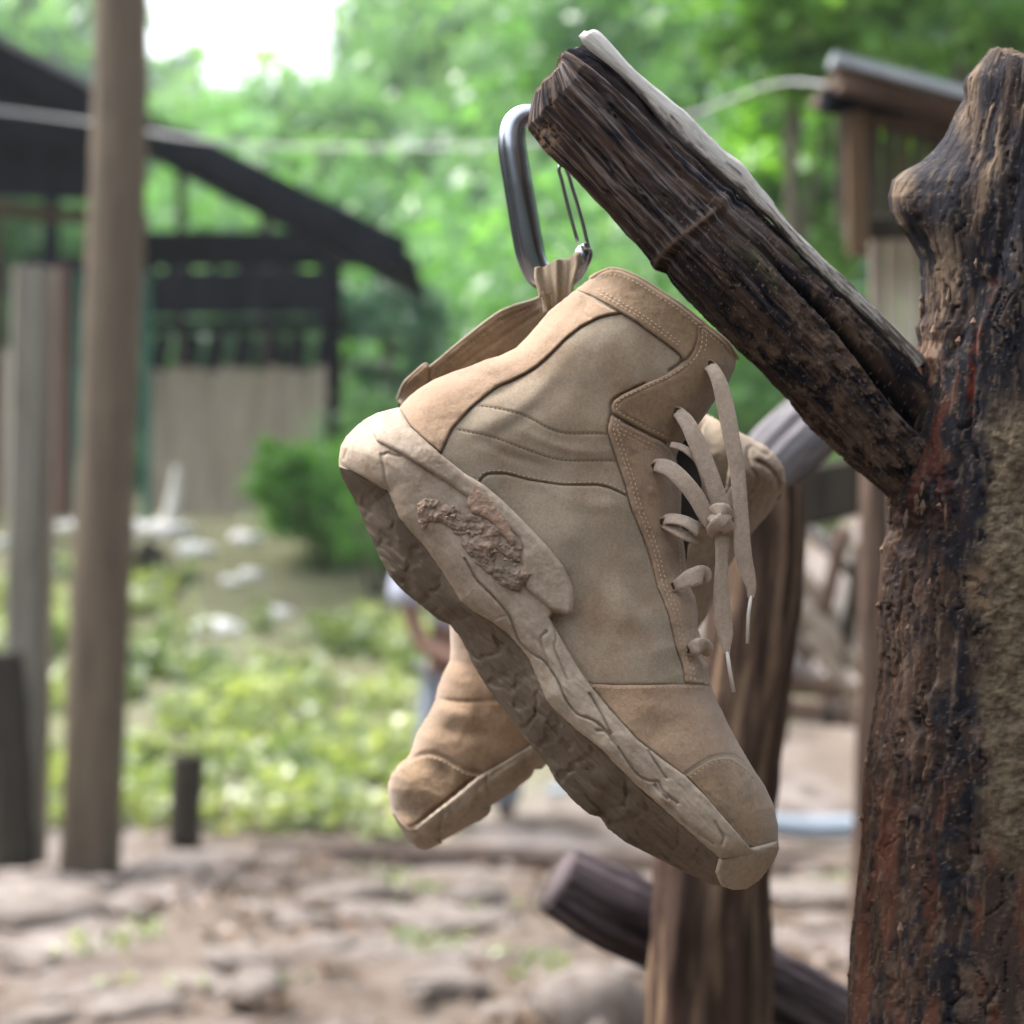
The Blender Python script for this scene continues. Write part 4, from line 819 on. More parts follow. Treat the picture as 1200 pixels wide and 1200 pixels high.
def trunk_mesh():
    pts = np.array([(0, 0, -1.6), (.02, .01, -.9), (-.02, .02, -.3), (.03, 0, .4)]); parts = [tube(smooth_line(pts, 4), np.linspace(.09, .03, 13), 8)]
    for a in range(5):
        t = a*1.3; parts.append(tube(np.array([(0, 0, -.7+.2*a), (.3*math.cos(t), .3*math.sin(t), -.3+.2*a), (.6*math.cos(t), .6*math.sin(t), .2*a)]), np.array([.035, .022, .008]), 6))
    V, F = join(parts); o = mk('trunk', V, F, M['barkfar']); me = o.data; bpy.data.objects.remove(o); return me
TM = trunk_mesh()
def tree(px, py, d, wpx, hpx, meshes, label, group, k):
    """crown centred on pixel (px, py) at distance d"""
    c = P(px, py, d); rx = wpx/2*d/FPX; rz = hpx/2*d/FPX; gz = float(zg(c[0], d)); h = c[2]-gz
    r = empty('tree', label, 'tree', (c[0], d, gz), group)
    a = bpy.data.objects.new('crown', meshes[k % len(meshes)]); COL.objects.link(a); a.parent = r; a.location = (0, 0, h); a.scale = (rx, rx, rz/.8); a.rotation_euler = (0, 0, k*1.7)
    b = bpy.data.objects.new('trunk', TM); COL.objects.link(b); b.parent = r; b.location = (0, 0, h); b.scale = (rx*.8, rx*.8, max(h, .3)/1.55)
    return r
k = 0
far_lab = 'leafy green tree in the blurred wood beyond the yard'
for px, py, d, wp, hp in [(455, 400, 20.5, 150, 150), (330, 380, 21, 220, 120), (250, 250, 27, 300, 260), (350, 230, 26, 330, 240), (480, 200, 28, 330, 360), (600, 120, 30, 380, 380), (560, 330, 25, 300, 300), (700, 260, 26, 330, 360), (760, 60, 29, 380, 320),
                          (860, 330, 24, 330, 330), (900, 120, 26, 330, 360), (470, 400, 23, 240, 240), (620, 480, 24, 300, 260), (790, 470, 23, 300, 260), (1020, 60, 27, 380, 400), (1010, 330, 25, 330, 360), (1130, 200, 27, 320, 500),
                          (30, 330, 27, 260, 260), (150, 420, 26, 260, 240), (300, 390, 27, 240, 220), (-60, 200, 28, 280, 380), (1250, 100, 27, 300, 400), (930, 470, 22, 260, 220), (420, 310, 27, 260, 300)]:
    if 180 < px < 720 and d > 22: d *= 1.9
    tree(px, py, d, wp, hp, (crownsD if d < 22 else crowns if k % 3 and not 180 < px < 720 else crownsF), far_lab, 'trees of the wood', k); k += 1
for px, py, d, wp, hp in [(30, 60, 45, 260, 200), (160, 150, 46, 200, 110), (-90, 40, 44, 260, 260), (250, 170, 44, 200, 120), (450, 80, 42, 110, 200), (520, 30, 40, 240, 300), (560, 120, 44, 240, 300), (330, 200, 42, 260, 130), (660, 10, 42, 300, 260), (820, -10, 42, 300, 260)]:
    d *= 2.1
    tree(px, py, d, wp, hp, crownsF, 'tall pale hazy tree on the hillside far behind', 'trees on the far hillside', k); k += 1
# nearer branches, upper right
for px, py, d, wp, hp, lab in [(930, -20, 13, 330, 260, 'bright green tree reaching over the small hut from behind'), (1130, -30, 12, 300, 220, 'deep green tree behind the top of the dead trunk'), (930, 230, 15, 260, 230, 'green leafy tree just left of the small hut')]:
    tree(px, py, d, wp, hp, crownsN, lab, None, k); k += 1
# bushes
def bush(px, py, d, wpx, hpx, n, lab, size, mt, seed, cat='bush'):
    c = P(px, py, d); r = empty('bush', lab, cat, (c[0], d, float(zg(c[0], d))))
    o = bpy.data.objects.new('foliage', crown_mesh('foliage', n, 50, 1., mt, size, seed, .9)); COL.objects.link(o); o.parent = r
    o.location = (0, 0, c[2]-r.location.z); o.scale = (wpx/2*d/FPX, wpx/2*d/FPX, hpx/2*d/FPX/.9)
    V, F = join([tube(np.array([(0, 0, -.1), (.2*math.cos(a), .2*math.sin(a), .5)]), np.array([.02, .008]), 6) for a in (0, 1.2, 2.5, 3.9, 5.1)]); mk('stems', V, F, M['barkfar'], r)
    return r
bush(375, 575, 15.5, 165, 160, 9000, 'round bright green bush left of the boot heel', .10, M['leaf_dark'], 71)
bush(440, 530, 16.5, 150, 150, 6000, 'lighter green bush behind the boot heel', .10, M['leaf'], 72)
bush(440, 620, 14.6, 110, 90, 5000, 'low dark green bush tucked under the boot heel', .10, M['leaf_dark'], 73)
bush(850, 450, 14, 240, 170, 7000, 'green bush seen between log and laces', .10, M['leaf'], 74)
bush(968, 560, 16.5, 70, 130, 3000, 'small dark green bush behind the stump rail', .10, M['leaf_dark'], 75)
bush(935, 835, 11.6, 90, 60, 2500, 'low green plant beside the stump on the right', .11, M['leaf_dark'], 76)
# far hillside wood
r_ = np.random.default_rng(9); n = 110000; py_ = r_.uniform(84, 118, n); px_ = r_.uniform(-.32, .32, n)*py_
zt = prof(py_)+r_.uniform(0, 1, n)*40*(.55+.45*r_.uniform(0, 1, n)); keep = np.ones(n, bool)
pix = 600+px_/py_*FPX; piy = 600-(zt-EYE)/py_*FPX
lim = np.interp(pix, [-200, 60, 110, 190, 230, 380, 420, 470, 1400], [-40, 20, 60, 115, 130, 120, 80, -60, -200]); keep = piy+85*fbm(pix/45, piy/45, 0, 1., 3, .55, 250)+r_.normal(0, 18, n) > lim
V, F = leaves(np.stack([px_, py_, zt], -1)[keep], 1.5, .3, r=r_); t = np.repeat(r_.uniform(0, 1, keep.sum()), 4)
o = mk('distant_wood', V, F, M['leaf_far'], cols=np.stack([t, t, t], -1), smooth=False); o['kind'] = 'stuff'
r_ = np.random.default_rng(19); n = 48000; th_ = r_.uniform(math.radians(28), math.radians(332), n); rd = r_.uniform(9, 14, n); zz_ = r_.uniform(0, 1, n)*(6.0+2.5*(np.sin(th_) > -.3)+1.2*np.sin(th_*5))  # unseen leaf ring added around and behind the camera to cut frontal light
px_, py_ = rd*np.sin(th_)*1.0, rd*np.cos(th_)-1.; px_ = px_*np.where(np.abs(py_) > 0, 1, 1); ok = (py_ < 5) & ~((px_ < -4) & (zz_ > 5.0))
V, F = leaves(np.stack([px_, py_, zz_+.1], -1)[ok], .55, .3, r=r_); t = np.repeat(r_.uniform(0, 1, ok.sum()), 4)
o = mk('unseen_blocking_wood', V, F, leafmat('leaf_blocker_green', (.015, .04, .022), (.055, .10, .05), .3), cols=np.stack([t, t, t], -1), smooth=False); o['kind'] = 'stuff'  # blocker leaves kept dark to limit green bounce
r_ = np.random.default_rng(29); n = 60000; py_ = 22+r_.uniform(0, 1, n)**1.3*55; px_ = r_.uniform(-.30, .30, n)*py_; hump = sstep(-.3, .5, fbm(px_, py_, 0, .25, 3, .5, 260))
zt = zg(px_, py_)+r_.uniform(0, 1, n)*(.5+2.2*hump)*py_/30; V, F = leaves(np.stack([px_, py_, zt], -1), .30, .4, r=r_); V = V.reshape(-1, 4, 3); cV = V.mean(1, keepdims=True); V = (cV+(V-cV)*(py_/26)[:, None, None]).reshape(-1, 3)
t = np.repeat(np.clip(.1+.5*hump+r_.uniform(-.1, .4, n), 0, 1), 4); o = mk('hillside_shrubs', V, F, M['leaf'], cols=np.stack([t, t, t], -1), smooth=False); o['kind'] = 'stuff'
r_ = np.random.default_rng(39); n = 52000; th_ = r_.uniform(math.radians(16.5), math.radians(100), n)*r_.choice([-1, 1], n); rd = r_.uniform(23, 33, n); px_, py_ = rd*np.sin(th_), rd*np.cos(th_); ok = py_ > -6
zt = np.where(py_ > 0, prof(np.maximum(py_, 0)), 0)+r_.uniform(0, 1, n)**1.15*(9.5+1.8*np.sin(th_*9)+1.2*np.sin(th_*23)); V, F = leaves(np.stack([px_, py_, zt], -1)[ok], .95, .35, r=r_); t = np.repeat(r_.uniform(0, 1, ok.sum()), 4)
o = mk('side_wood', V, F, M['leaf'], cols=np.stack([t, t, t], -1), smooth=False); o['kind'] = 'stuff'
# weeds on the slope
r_ = np.random.default_rng(10); n = 30000; yy = r_.uniform(9.5, 15.2, n)**1.; xx_ = r_.uniform(-4.2, .15, n)
pxx = 600+xx_/yy*FPX; dens = fbm(xx_, yy, 0, 1.6, 3, .5, 220); ok = (dens > .06-.28*(yy < 11.0)) & ((yy < 13.6) | (pxx < 230)) & (pxx < 530-40*(yy-9.5)/5+30*dens) & (pxx > -80); xx_, yy = xx_[ok], yy[ok]
hh = r_.uniform(0, 1, len(yy))**1.4*(.16+.10*fbm(xx_, yy, 0, 2.2, 2, .5, 221))
V, F = leaves(np.stack([xx_, yy, zg(xx_, yy)+hh], -1), .085, .55, .7, r=r_); t = np.repeat(np.clip(.5+.6*fbm(xx_, yy, 0, 1.2, 3, .5, 222)+r_.uniform(-.3, .3, len(yy)), 0, 1), 4)
o = mk('weeds', V, F, M['leaf_weed'], cols=np.stack([t, t, t], -1), smooth=False); o['kind'] = 'stuff'
r_ = np.random.default_rng(12); n = 2600; yy = r_.uniform(6.6, 8.8, n); xx_ = r_.uniform(-2.4, 1.5, n); ok = fbm(xx_, yy, 0, 1.3, 3, .5, 240) > .32; xx_, yy = xx_[ok], yy[ok]
V, F = leaves(np.stack([xx_, yy, zg(xx_, yy)+.04], -1), .05, .5, .6, r=r_); t = np.repeat(r_.uniform(0, .5, len(yy)), 4)
o = mk('grass_tufts', V, F, M['leaf_weed'], cols=np.stack([t, t, t], -1), smooth=False); o['kind'] = 'stuff'

r_ = np.random.default_rng(14); n = 4200; yy = r_.uniform(6.0, 9.1, n); xx_ = r_.uniform(-2.5, 1.7, n); ok = fbm(xx_, yy, 0, 1.1, 3, .5, 244)+r_.normal(0, .15, n) > .05; xx_, yy = xx_[ok], yy[ok]
V, F = leaves(np.stack([xx_, yy, zg(xx_, yy)+.035], -1), .055, 1.6, .6, r=r_); t = np.repeat(r_.uniform(0, 1, len(yy)), 4)
o = mk('leaf_litter', V, F, leafmat('dead_leaf', (.05, .03, .018), (.20, .12, .07), .15), cols=np.stack([t, t, t], -1), smooth=False); o['kind'] = 'stuff'

# ------------------------------------------------------------------ timber things
def beam(p0, p1, w_, h_, bev=.12, seg=1):
    p0 = np.asarray(p0, float); p1 = np.asarray(p1, float); T = p1-p0; T /= np.linalg.norm(T)
    if abs(T[2]) > .9: w_, h_ = h_, w_
    ref = np.array([0, 0, 1.]) if abs(T[2]) < .9 else np.array([0, 1., 0]); A_ = np.cross(T, ref); A_ /= np.linalg.norm(A_); B_ = np.cross(A_, T)
    b = bev*min(w_, h_); pr = [(-w_/2+b, -h_/2), (w_/2-b, -h_/2), (w_/2, -h_/2+b), (w_/2, h_/2-b), (w_/2-b, h_/2), (-w_/2+b, h_/2), (-w_/2, h_/2-b), (-w_/2, -h_/2+b)]
    V = np.array([p+a*A_+c*B_ for p in (p0, p1) for a, c in pr]); F = [(i, (i+1) % 8, (i+1) % 8+8, i+8) for i in range(8)]+[tuple(range(7, -1, -1)), tuple(range(8, 16))]
    return V, F
def tim(name, c1, c2, c3=None, s=9, **k): return mat(name, c1, c2, s, .88, .5, 60, c3=c3, s3=14, bdist=.004, stretch=(1, 1, .12), **k)
M['post'] = tim('post_wood', (.105, .080, .056), (.150, .116, .082), (.065, .05, .036))
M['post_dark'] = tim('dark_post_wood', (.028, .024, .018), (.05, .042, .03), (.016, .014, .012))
M['grey_post'] = tim('grey_post_wood', (.17, .16, .13), (.235, .225, .195), (.11, .11, .075))
M['brown'] = tim('brown_wood', (.115, .075, .055), (.17, .12, .09), (.06, .04, .032))
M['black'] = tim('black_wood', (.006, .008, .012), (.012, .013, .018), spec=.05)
M['green_p'] = mat('green_paint', (.025, .16, .12), (.03, .11, .085), 4, .6)
M['red_p'] = tim('red_brown_wood', (.16, .085, .07), (.12, .06, .05))
M['board'] = tim('pale_board_wood', (.42, .36, .30), (.34, .285, .235), (.26, .205, .16))
M['rail'] = tim('grey_rail_wood', (.40, .37, .37), (.29, .26, .26), (.18, .15, .15))
def solid(name, geo, mt, label, cat, group=None, smooth=False):
    V, F = geo; V = np.asarray(V); b = V[V[:, 2] < V[:, 2].min()+.02].mean(0)
    o = mk(name, V-b, F, mt, None, smooth); o.location = b; return tag(o, label, cat, group)
def poleV(pts, rad, seg=20, ns=40, amp=.08, fr=3., seed=1):
    p = smooth_line(np.array(pts), ns//max(1, len(pts)-1)); rr_ = np.interp(np.linspace(0, 1, len(p)), np.linspace(0, 1, len(rad)), rad); V, F = tube(p, rr_, seg)
    n_ = len(p); i = np.repeat(np.arange(n_), seg); a = np.tile(np.arange(seg)/seg*2*math.pi, n_); cen_ = np.repeat(p, seg, 0); L_ = np.concatenate([[0], np.cumsum(np.linalg.norm(np.diff(p, axis=0), axis=1))])[i]
    d = 1+amp*(fbm(np.cos(a)*fr, np.sin(a)*fr, L_*2.5, 1., 4, .55, seed)+.6*fbm(np.cos(a), np.sin(a), L_*7, 1., 3, .5, seed+3)); return cen_+(V-cen_)*d[:, None], F
D = 8.7
solid('square_post', poleV([P(104, 1042, D), P(118, 700, D), P(135, 300, D), P(144, -60, D)], [.124, .122, .116, .110], 20, 36, .05, 2, 401), M['post'], 'tall brown timber post standing left of the shed roof', 'post', smooth=True)
solid('square_post', beam(P(22, 1015, 8.95), P(36, 312, 8.95), .135, .135, .15), M['grey_post'], 'shorter grey timber post near the left edge', 'post')
solid('square_post', beam(P(41, 1012, 9.02), P(56, 315, 9.02), .035, .10), M['board'], 'thin pale batten beside the shorter grey post', 'batten')
solid('stump_post', poleV([P(14, 1014, 8.6), P(10, 900, 8.6), P(2, 765, 8.6)], [.095, .09, .085], 18, 24, .1, 3, 404), M['post_dark'], 'short dark stump at the bottom of the left edge', 'stump', smooth=True)
solid('stump_post', poleV([P(216, 990, 9.3), P(219, 930, 9.3), P(222, 884, 9.3)], [.07, .07, .072], 18, 16, .06, 3, 405), M['post_dark'], 'short dark sawn post in the weeds', 'stump post', smooth=True)
kb = np.array([P(300, 1004, 9.15), P(700, 1018, 9.0), P(1010, 1036, 8.9)])
solid('timber_kerb', poleV(kb, [.075, .082, .086], 14, 40, .08, 2, 406), tim('kerb_wood', (.045, .031, .025), (.075, .054, .044)), 'long brown timber kerb lying across the yard below the boots', 'timber', smooth=True)
# fence of stump, rails and back post
DF = 1.95
def woody(name, pts, rad, seed, label, cat, base, alt, seg=64, ns=180, amp=.12, parent=None):
    V, F = poleV(pts, rad, seg, ns, amp, 3.2, seed); p = smooth_line(np.array(pts), ns//max(1, len(pts)-1)); n_ = len(p)
    a = np.tile(np.arange(seg)/seg*2*math.pi, n_); L_ = np.repeat(np.concatenate([[0], np.cumsum(np.linalg.norm(np.diff(p, axis=0), axis=1))]), seg)
    f1 = fbm(np.cos(a)*4, np.sin(a)*4, L_*5, 1., 5, .62, seed+7); f2 = fbm(np.cos(a)*2, np.sin(a)*2, L_*4, 1., 3, .5, seed+9)
    c = mixc(np.broadcast_to(np.array(base), (len(V), 3)).copy(), np.array(alt), sstep(-.3, .45, f1)); c = mixc(c, np.array(base)*.35, sstep(.05, .5, f2)*.8)
    b = V[V[:, 2] < V[:, 2].min()+.03].mean(0); o = mk(name, V-b, F, M['wood'], parent, True, cols=c, guv=np.stack([np.cos(a)*2, np.sin(a)*2, L_*18], -1)); o.location = b; return tag(o, label, cat)
woody('fence_post', [P(815, 2530, DF), P(820, 1700, DF), P(828, 1200, DF), P(838, 1000, DF), P(872, 800, DF), P(893, 640, DF), P(897, 566, DF)], [.060, .057, .055, .050, .040, .036, .034], 411, 'thick rough fence post standing behind the hanging boots', 'fence post', (.062, .038, .029), (.17, .115, .075), amp=.16)
woody('fence_rail', [P(655, 1030, 2.03), P(720, 1066, 2.04), P(800, 1105, 2.07), P(900, 1155, 2.1), P(1040, 1235, 2.14), P(1250, 1360, 2.2)], [.034, .040, .037, .034, .034, .034], 412, 'dark sawn rail end sticking out left of the fence post foot', 'rail', (.040, .030, .033), (.12, .095, .10))
woody('fence_rail', [P(866, 590, 2.02), P(915, 535, 2.03), P(960, 494, 2.05), P(1010, 455, 2.08)], [.030, .034, .034, .034], 413, 'pale grey rail running up behind the split log', 'rail', (.13, .12, .13), (.22, .205, .215))
woody('fence_post', [P(1010, 1560, 3.9), P(1016, 1100, 3.9), P(1022, 800, 3.9), P(1026, 545, 3.9)], [.033, .030, .028, .027], 414, 'slim brown post just left of the dead trunk', 'post', (.09, .058, .045), (.17, .12, .09), 32, 90)
# woven lattice panel behind
lat = empty('stick_fence', 'rough fence of pale crossed sticks seen between the two fence posts', 'stick fence', tuple(P(950, 860, 5.4)))
for x0_, y0_, x1_, y1_, rr_, mm_ in [(905, 640, 985, 742, .022, 'board'), (912, 700, 1015, 790, .026, 'board'), (900, 755, 985, 835, .020, 'rail'), (990, 618, 935, 800, .020, 'brown'), (935, 610, 1010, 690, .016, 'rail'), (905, 800, 1020, 815, .024, 'brown'), (1010, 640, 968, 850, .018, 'post_dark'), (925, 610, 915, 870, .020, 'post_dark'), (950, 745, 1010, 850, .020, 'board')]:
    V, F = poleV([P(x0_, y0_, 5.4), P((x0_+x1_)/2+4, (y0_+y1_)/2-3, 5.42), P(x1_, y1_, 5.45)], [rr_, rr_*1.1, rr_*.8], 10, 16, .15, 2, int(x0_)); mk('stick', V, F, M[mm_], lat)
attach(lat)
solid('timber_beam', beam(P(900, 590, 4.6), P(1016, 566, 4.6), .10, .13), M['post_dark'], 'dark beam behind the grey rail at the right', 'beam')
solid('timber_beam', beam(P(900, 828, 6.5), P(1040, 842, 6.5), .10, .07), M['brown'], 'brown low rail below the crossed sticks', 'beam')
V, F = poleV([P(880, 965, 9.4), P(950, 970, 9.4), P(1040, 968, 9.4)], [.05, .055, .05], 12, 20, .1, 2, 420)
solid('water_pipe', (V, F), mat('pale_blue_plastic', (.26, .31, .37), None, rough=.5), 'pale blue pipe lying behind the timber kerb on the right', 'pipe', smooth=True)
solid('water_pipe', poleV([P(640, 930, 10.2), P(665, 928, 10.2), P(695, 936, 10.2)], [.03, .035, .03], 12, 20, .1, 2, 421), bpy.data.materials['pale_blue_plastic'], 'pale blue pipe on the ground seen between the crossed boots', 'pipe', smooth=True)

# ------------------------------------------------------------------ small hut at the right
hut = empty('small_hut', 'small wooden hut with a thin metal roof beside the dead trunk', 'hut', tuple(P(1060, 1160, 4.6)))
DH = 4.5
q = [np.array(P(978, 60, DH)), np.array(P(1250, 134, DH)), np.array(P(1250, 134, DH))+np.array([0, .10, 0]), np.array(P(978, 60, DH))+np.array([0, .10, 0])]; V = np.array(q+[a-np.array([0, 0, .02]) for a in q]); F = [(0, 1, 2, 3), (7, 6, 5, 4)]+[(i, i+4, (i+1) % 4+4, (i+1) % 4) for i in range(4)]; mk('roof', V, F, mat('metal_sheet', (.50, .54, .58), (.38, .42, .46), 8, .45, metallic=.3), hut, False)
q = [a+np.array([.012, .03, -.028]) for a in q[:2]]+[a+np.array([.012, .45, -.02]) for a in (q[1], q[0])]; V = np.array(q+[a-np.array([0, 0, .02]) for a in q]); F = [(0, 1, 2, 3), (7, 6, 5, 4)]+[(i, i+4, (i+1) % 4+4, (i+1) % 4) for i in range(4)]; mk('soffit', V, F, M['brown'], hut, False)
V, F = beam(P(984, 92, DH+.05), P(1250, 158, DH+.14), .05, .055); mk('fascia', V, F, M['brown'], hut, False)
V, F = beam(P(964, 118, DH+.12), P(1250, 132, DH+.2), .06, .05); mk('rafter', V, F, M['black'], hut, False)
M['hutwall'] = tim('grey_brown_plank', (.115, .095, .08), (.085, .068, .056))
for i in range(11):
    x0 = 988+i*17.5; V, F = beam(P(x0, 262+4*(i % 3), DH+.22+.004*(i % 2)), P(x0+1, 112+i*4, DH+.22+.004*(i % 2)), .015, .029); o = mk('board', V, F, M['brown'] if i in (1, 4, 7) else M['hutwall'], hut, False)
V, F = beam(P(1006, 300, DH+.12), P(1003, 120, DH+.12), .035, .045); mk('post', V, F, tim('ochre_post', (.10, .062, .032), (.14, .09, .05)), hut, False)
V, F = beam(P(990, 128, DH+.14), P(1250, 172, DH+.2), .035, .045); mk('beam', V, F, M['brown'], hut, False)
V, F = beam(P(990, 268, DH+.18), P(1250, 262, DH+.2), .05, .05); mk('beam', V, F, M['post_dark'], hut, False)
M['cream'] = tim('cream_board', (.62, .57, .47), (.55, .49, .39))
for i in range(11):
    x0 = 1028+i*19; V, F = beam(P(x0, 1240, DH+.32), P(x0, 262, DH+.32+.006*(i % 2)), .016, .031, .2); mk('board', V, F, M['cream'] if i % 3 else M['board'], hut, False)
attach(hut)

# ------------------------------------------------------------------ open shed at the left
shed = empty('open_shed', 'dark open sided shed with a sloping roof at the left', 'shed', tuple(P(150, 600, 18)))
DS = 16.
def slab(pts, th, name, mt, par):
    V = np.array(list(pts)+[np.array(p)-np.array([0, 0, th]) for p in pts]); n_ = len(pts)
    F = [tuple(range(n_)), tuple(range(2*n_-1, n_-1, -1))]+[(i, i+n_, (i+1) % n_+n_, (i+1) % n_) for i in range(n_)]; return mk(name, V, F, mt, par, False)
def at(px, py, d): return np.array(P(px, py, d))
a, b, c_, d_ = at(-200, -60, 14.5), at(20, 57, 14.5), at(215, 150, 14.5), at(487, 300, 14.5)
off_ = np.array([0, 1.7, -.08])
M['roofing'] = mat('roof_sheet', (.16, .17, .17), (.10, .10, .11), 3, .8)
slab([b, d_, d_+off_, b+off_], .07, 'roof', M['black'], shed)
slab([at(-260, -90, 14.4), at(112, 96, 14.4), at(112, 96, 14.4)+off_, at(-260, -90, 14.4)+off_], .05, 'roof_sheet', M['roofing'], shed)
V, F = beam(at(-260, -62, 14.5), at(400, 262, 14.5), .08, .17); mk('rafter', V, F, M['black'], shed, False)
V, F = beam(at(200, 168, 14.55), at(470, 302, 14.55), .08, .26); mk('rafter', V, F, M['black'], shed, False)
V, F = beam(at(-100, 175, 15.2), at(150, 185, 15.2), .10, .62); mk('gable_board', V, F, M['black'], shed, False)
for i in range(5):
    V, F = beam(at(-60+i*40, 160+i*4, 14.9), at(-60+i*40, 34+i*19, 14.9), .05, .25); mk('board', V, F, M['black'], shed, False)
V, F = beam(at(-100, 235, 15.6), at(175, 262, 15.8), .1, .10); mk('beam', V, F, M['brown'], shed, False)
V, F = beam(at(100, 292, 16.5), at(420, 292, 16.5), .10, .27); mk('beam', V, F, M['black'], shed, False)  # thickened black beam stands in for the darkness under the roof
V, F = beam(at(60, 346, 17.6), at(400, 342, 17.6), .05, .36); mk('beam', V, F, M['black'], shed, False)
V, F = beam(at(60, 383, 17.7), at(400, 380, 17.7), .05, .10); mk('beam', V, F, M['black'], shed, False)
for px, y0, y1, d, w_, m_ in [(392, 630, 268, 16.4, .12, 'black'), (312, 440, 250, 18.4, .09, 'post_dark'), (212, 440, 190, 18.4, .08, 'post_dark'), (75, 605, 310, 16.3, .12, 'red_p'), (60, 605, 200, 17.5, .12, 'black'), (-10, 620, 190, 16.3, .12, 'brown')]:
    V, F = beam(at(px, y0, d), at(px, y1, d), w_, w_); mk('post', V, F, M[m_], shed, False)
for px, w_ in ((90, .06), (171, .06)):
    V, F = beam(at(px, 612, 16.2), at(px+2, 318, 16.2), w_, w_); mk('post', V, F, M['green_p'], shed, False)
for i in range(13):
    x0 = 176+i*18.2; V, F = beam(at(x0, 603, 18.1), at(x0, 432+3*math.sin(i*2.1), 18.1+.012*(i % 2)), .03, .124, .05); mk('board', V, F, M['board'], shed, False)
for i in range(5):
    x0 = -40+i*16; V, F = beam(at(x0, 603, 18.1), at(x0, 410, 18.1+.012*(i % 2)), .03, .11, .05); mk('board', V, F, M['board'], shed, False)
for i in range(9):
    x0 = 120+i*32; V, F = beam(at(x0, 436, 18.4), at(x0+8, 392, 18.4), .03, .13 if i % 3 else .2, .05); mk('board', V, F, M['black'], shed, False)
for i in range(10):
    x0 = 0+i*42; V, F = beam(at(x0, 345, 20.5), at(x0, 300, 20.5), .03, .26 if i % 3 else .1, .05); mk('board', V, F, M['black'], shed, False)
attach(shed)
def lathe(c, prof_, seg=20):
    V = [c+np.array([r*math.cos(a), r*math.sin(a), z]) for r, z in prof_ for a in np.linspace(0, 2*math.pi, seg, endpoint=False)]
    F = [(i*seg+s, i*seg+(s+1) % seg, (i+1)*seg+(s+1) % seg, (i+1)*seg+s) for i in range(len(prof_)-1) for s in range(seg)]+[tuple(range(seg-1, -1, -1)), tuple((len(prof_)-1)*seg+s for s in range(seg))]; return np.array(V), F
M['white'] = mat('white_plastic_sack', (.72, .72, .70), (.6, .58, .55), 6, .6)
c = at(62, 612, 16.6); solid('plastic_bin', lathe(c, [(.10, 0), (.125, .02), (.14, .30), (.15, .31), (.15, .33), (.13, .345)]), M['white'], 'white plastic bin between the two left posts', 'bin', smooth=True)
V, F = poleV([at(198, 612, 16.8), at(203, 590, 16.8), at(208, 548, 16.8)], [.07, .06, .03], 14, 20, .2, 2, 430); solid('sack', (V, F), M['white'], 'slim white sack leaning against the pale boards', 'sack', smooth=True)
solid('plank', beam(at(150, 690, 14.9), at(185, 640, 14.9), .1, .2), M['post_dark'], 'dark plank leaning behind the tall post', 'plank')
# line strung across the yard
q = smooth_line([at(-60, 122, 14.2), at(110, 144, 14.0), at(230, 163, 13.), at(340, 172, 12.4), at(470, 173, 11), at(590, 170, 10), at(700, 160, 9), at(800, 137, 7.5), at(860, 115, 6.6), at(915, 97, 5.6), at(980, 100, 4.62)], 8)
V, F = tube(q, np.linspace(.012, .0035, len(q)), 8); tag(mk('cord', V, F, mat('pale_cord', (.36, .36, .37), None, rough=.7)), 'pale cord strung across the yard from shed to hut', 'cord')

# ------------------------------------------------------------------ person in the yard
DPn = 9.7
def J(px, py, dz=0.): return np.array(P(px, py, DPn+dz))
def skin(name, joints, edges, radii, mt, parent, sub=2):
    me = bpy.data.meshes.new(name); me.from_pydata([tuple(j) for j in joints], edges, []); me.materials.append(mt)
    o = bpy.data.objects.new(name, me); COL.objects.link(o); o.parent = parent
    m = o.modifiers.new('skin', 'SKIN'); m.use_smooth_shade = True
    for v, r in zip(me.skin_vertices[0].data, radii): v.radius = (r, r) if np.isscalar(r) else r
    me.skin_vertices[0].data[0].use_root = True
    s = o.modifiers.new('sub', 'SUBSURF'); s.levels = sub; s.render_levels = sub; return o
per = empty('person', 'person in a lavender grey shirt standing in the yard behind the boots', 'person', tuple(J(548, 988)))
M['skin'] = mat('skin', (.20, .105, .075), (.17, .09, .065), 10, .6, spec=.3); M['shirt'] = mat('lavender_shirt', (.50, .52, .64), (.44, .46, .57), 12, .9, .4, 80, bdist=.004); M['trs'] = mat('grey_blue_trousers', (.27, .30, .36), (.22, .25, .29), 12, .9, .4, 80, bdist=.004); M['shoe'] = mat('red_brown_shoe', (.20, .08, .055), None, rough=.7)
Jt = [J(540, 768), J(537, 720), J(536, 670), J(536, 640), J(537, 618), J(540, 592), J(542, 578),      # pelvis .. head
      J(492, 655, -.02), J(480, 715, -.07), J(494, 756, -.12), J(538, 775, -.24), J(556, 778, -.28),           # left arm as seen
      J(580, 655, .02), J(590, 715), J(585, 765, -.12), J(575, 790, -.2), J(570, 798, -.22),
      J(518, 790), J(508, 880, -.05), J(515, 965, .02), J(503, 984, -.08), J(562, 790), J(585, 880, .03), J(595, 965, .12), J(592, 984, .0)]
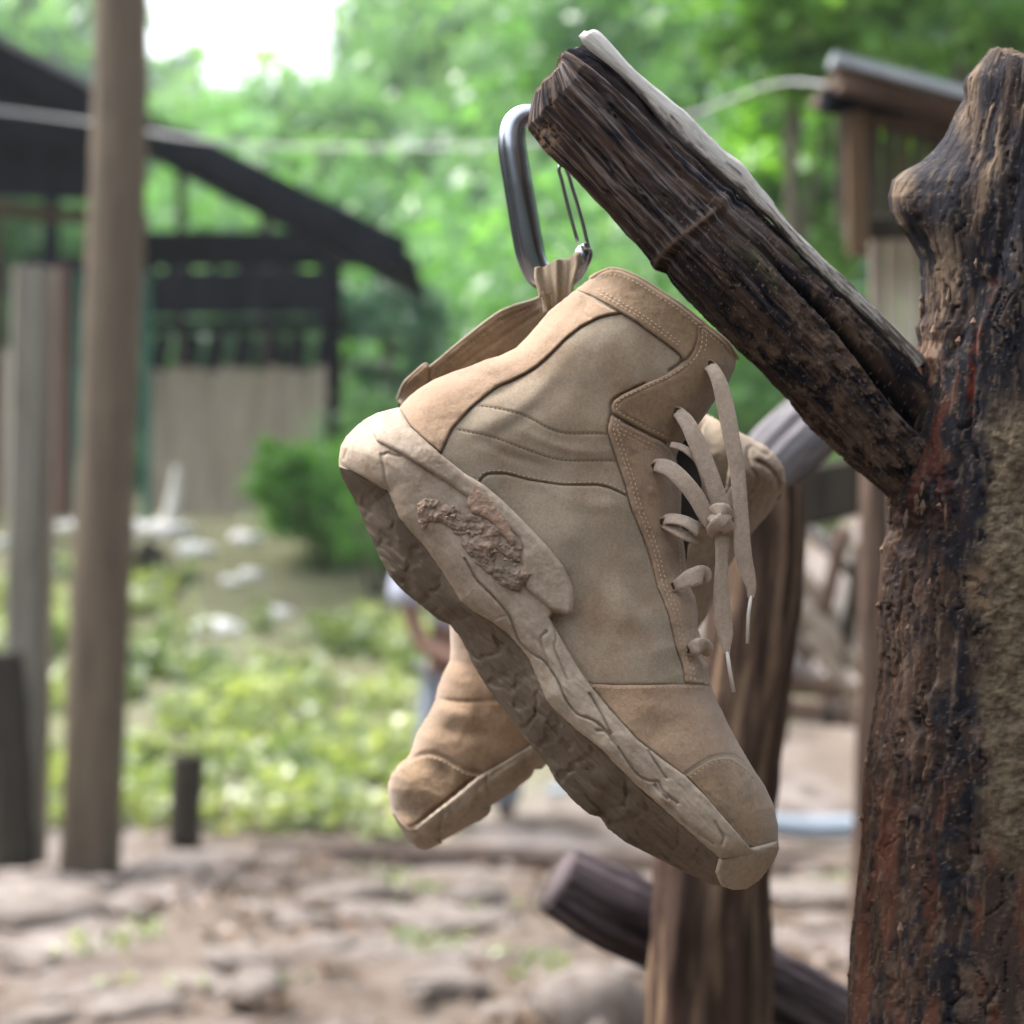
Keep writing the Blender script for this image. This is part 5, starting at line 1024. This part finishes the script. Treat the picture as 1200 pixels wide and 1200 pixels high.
E = [(0, 1), (1, 2), (2, 3), (3, 4), (4, 5), (5, 6), (3, 7), (7, 8), (8, 9), (9, 10), (10, 11), (3, 12), (12, 13), (13, 14), (14, 15), (15, 16), (0, 17), (17, 18), (18, 19), (19, 20), (0, 21), (21, 22), (22, 23), (23, 24)]
R_ = [.13, .12, .14, .09, .05, .085, .08, .055, .045, .042, .03, .03, .055, .045, .04, .03, .03, .085, .06, .04, .035, .085, .06, .04, .035]
skin('body', Jt, E, R_, M['skin'], per)
skin('shirt', [J(538, 745), J(537, 700), J(536, 660), J(536, 636), J(490, 652, -.02), J(478, 690, -.04), J(476, 714, -.06), J(578, 652), J(590, 690), J(592, 718)], [(0, 1), (1, 2), (2, 3), (3, 4), (4, 5), (5, 6), (3, 7), (7, 8), (8, 9)], [.155, .155, .165, .10, .095, .098, .098, .085, .08, .08], M['shirt'], per)
skin('trousers', [J(540, 768), J(518, 795), J(507, 870, -.04), J(512, 930), J(562, 795), J(584, 870, .03), J(594, 950, .1)], [(0, 1), (1, 2), (2, 3), (0, 4), (4, 5), (5, 6)], [.145, .11, .088, .07, .11, .10, .085], M['trs'], per)
for jx, dz in ((505, -.06), (592, .03)): skin('shoe', [J(jx+8, 982, dz+.08), J(jx, 985, dz), J(jx-10, 988, dz-.1)], [(0, 1), (1, 2)], [.045, .048, .04], M['shoe'], per)
skin('hair', [J(541, 582, .02), J(541, 572, .01)], [(0, 1)], [.092, .085], mat('dark_hair', (.02, .016, .014), None, rough=.6), per)
attach(per)

# ------------------------------------------------------------------ haze
bpy.context.view_layer.update()
hb = np.array([(x, y, z) for x in (-92, 92) for y in (-42, 142) for z in (-1.2, 70)]); F = [(0, 1, 3, 2), (4, 6, 7, 5), (0, 4, 5, 1), (2, 3, 7, 6), (0, 2, 6, 4), (1, 5, 7, 3)]
hm = bpy.data.materials.new('haze_air'); hm.use_nodes = True; n = hm.node_tree.nodes; n.remove(n['Principled BSDF'])
pv = n.new('ShaderNodeVolumePrincipled'); pv.inputs['Color'].default_value = (.9, .96, 1., 1); pv.inputs['Density'].default_value = .0010
hm.node_tree.links.new(pv.outputs[0], n['Material Output'].inputs['Volume'])
hz = mk('haze', hb, F, hm, smooth=False); hz['kind'] = 'stuff'
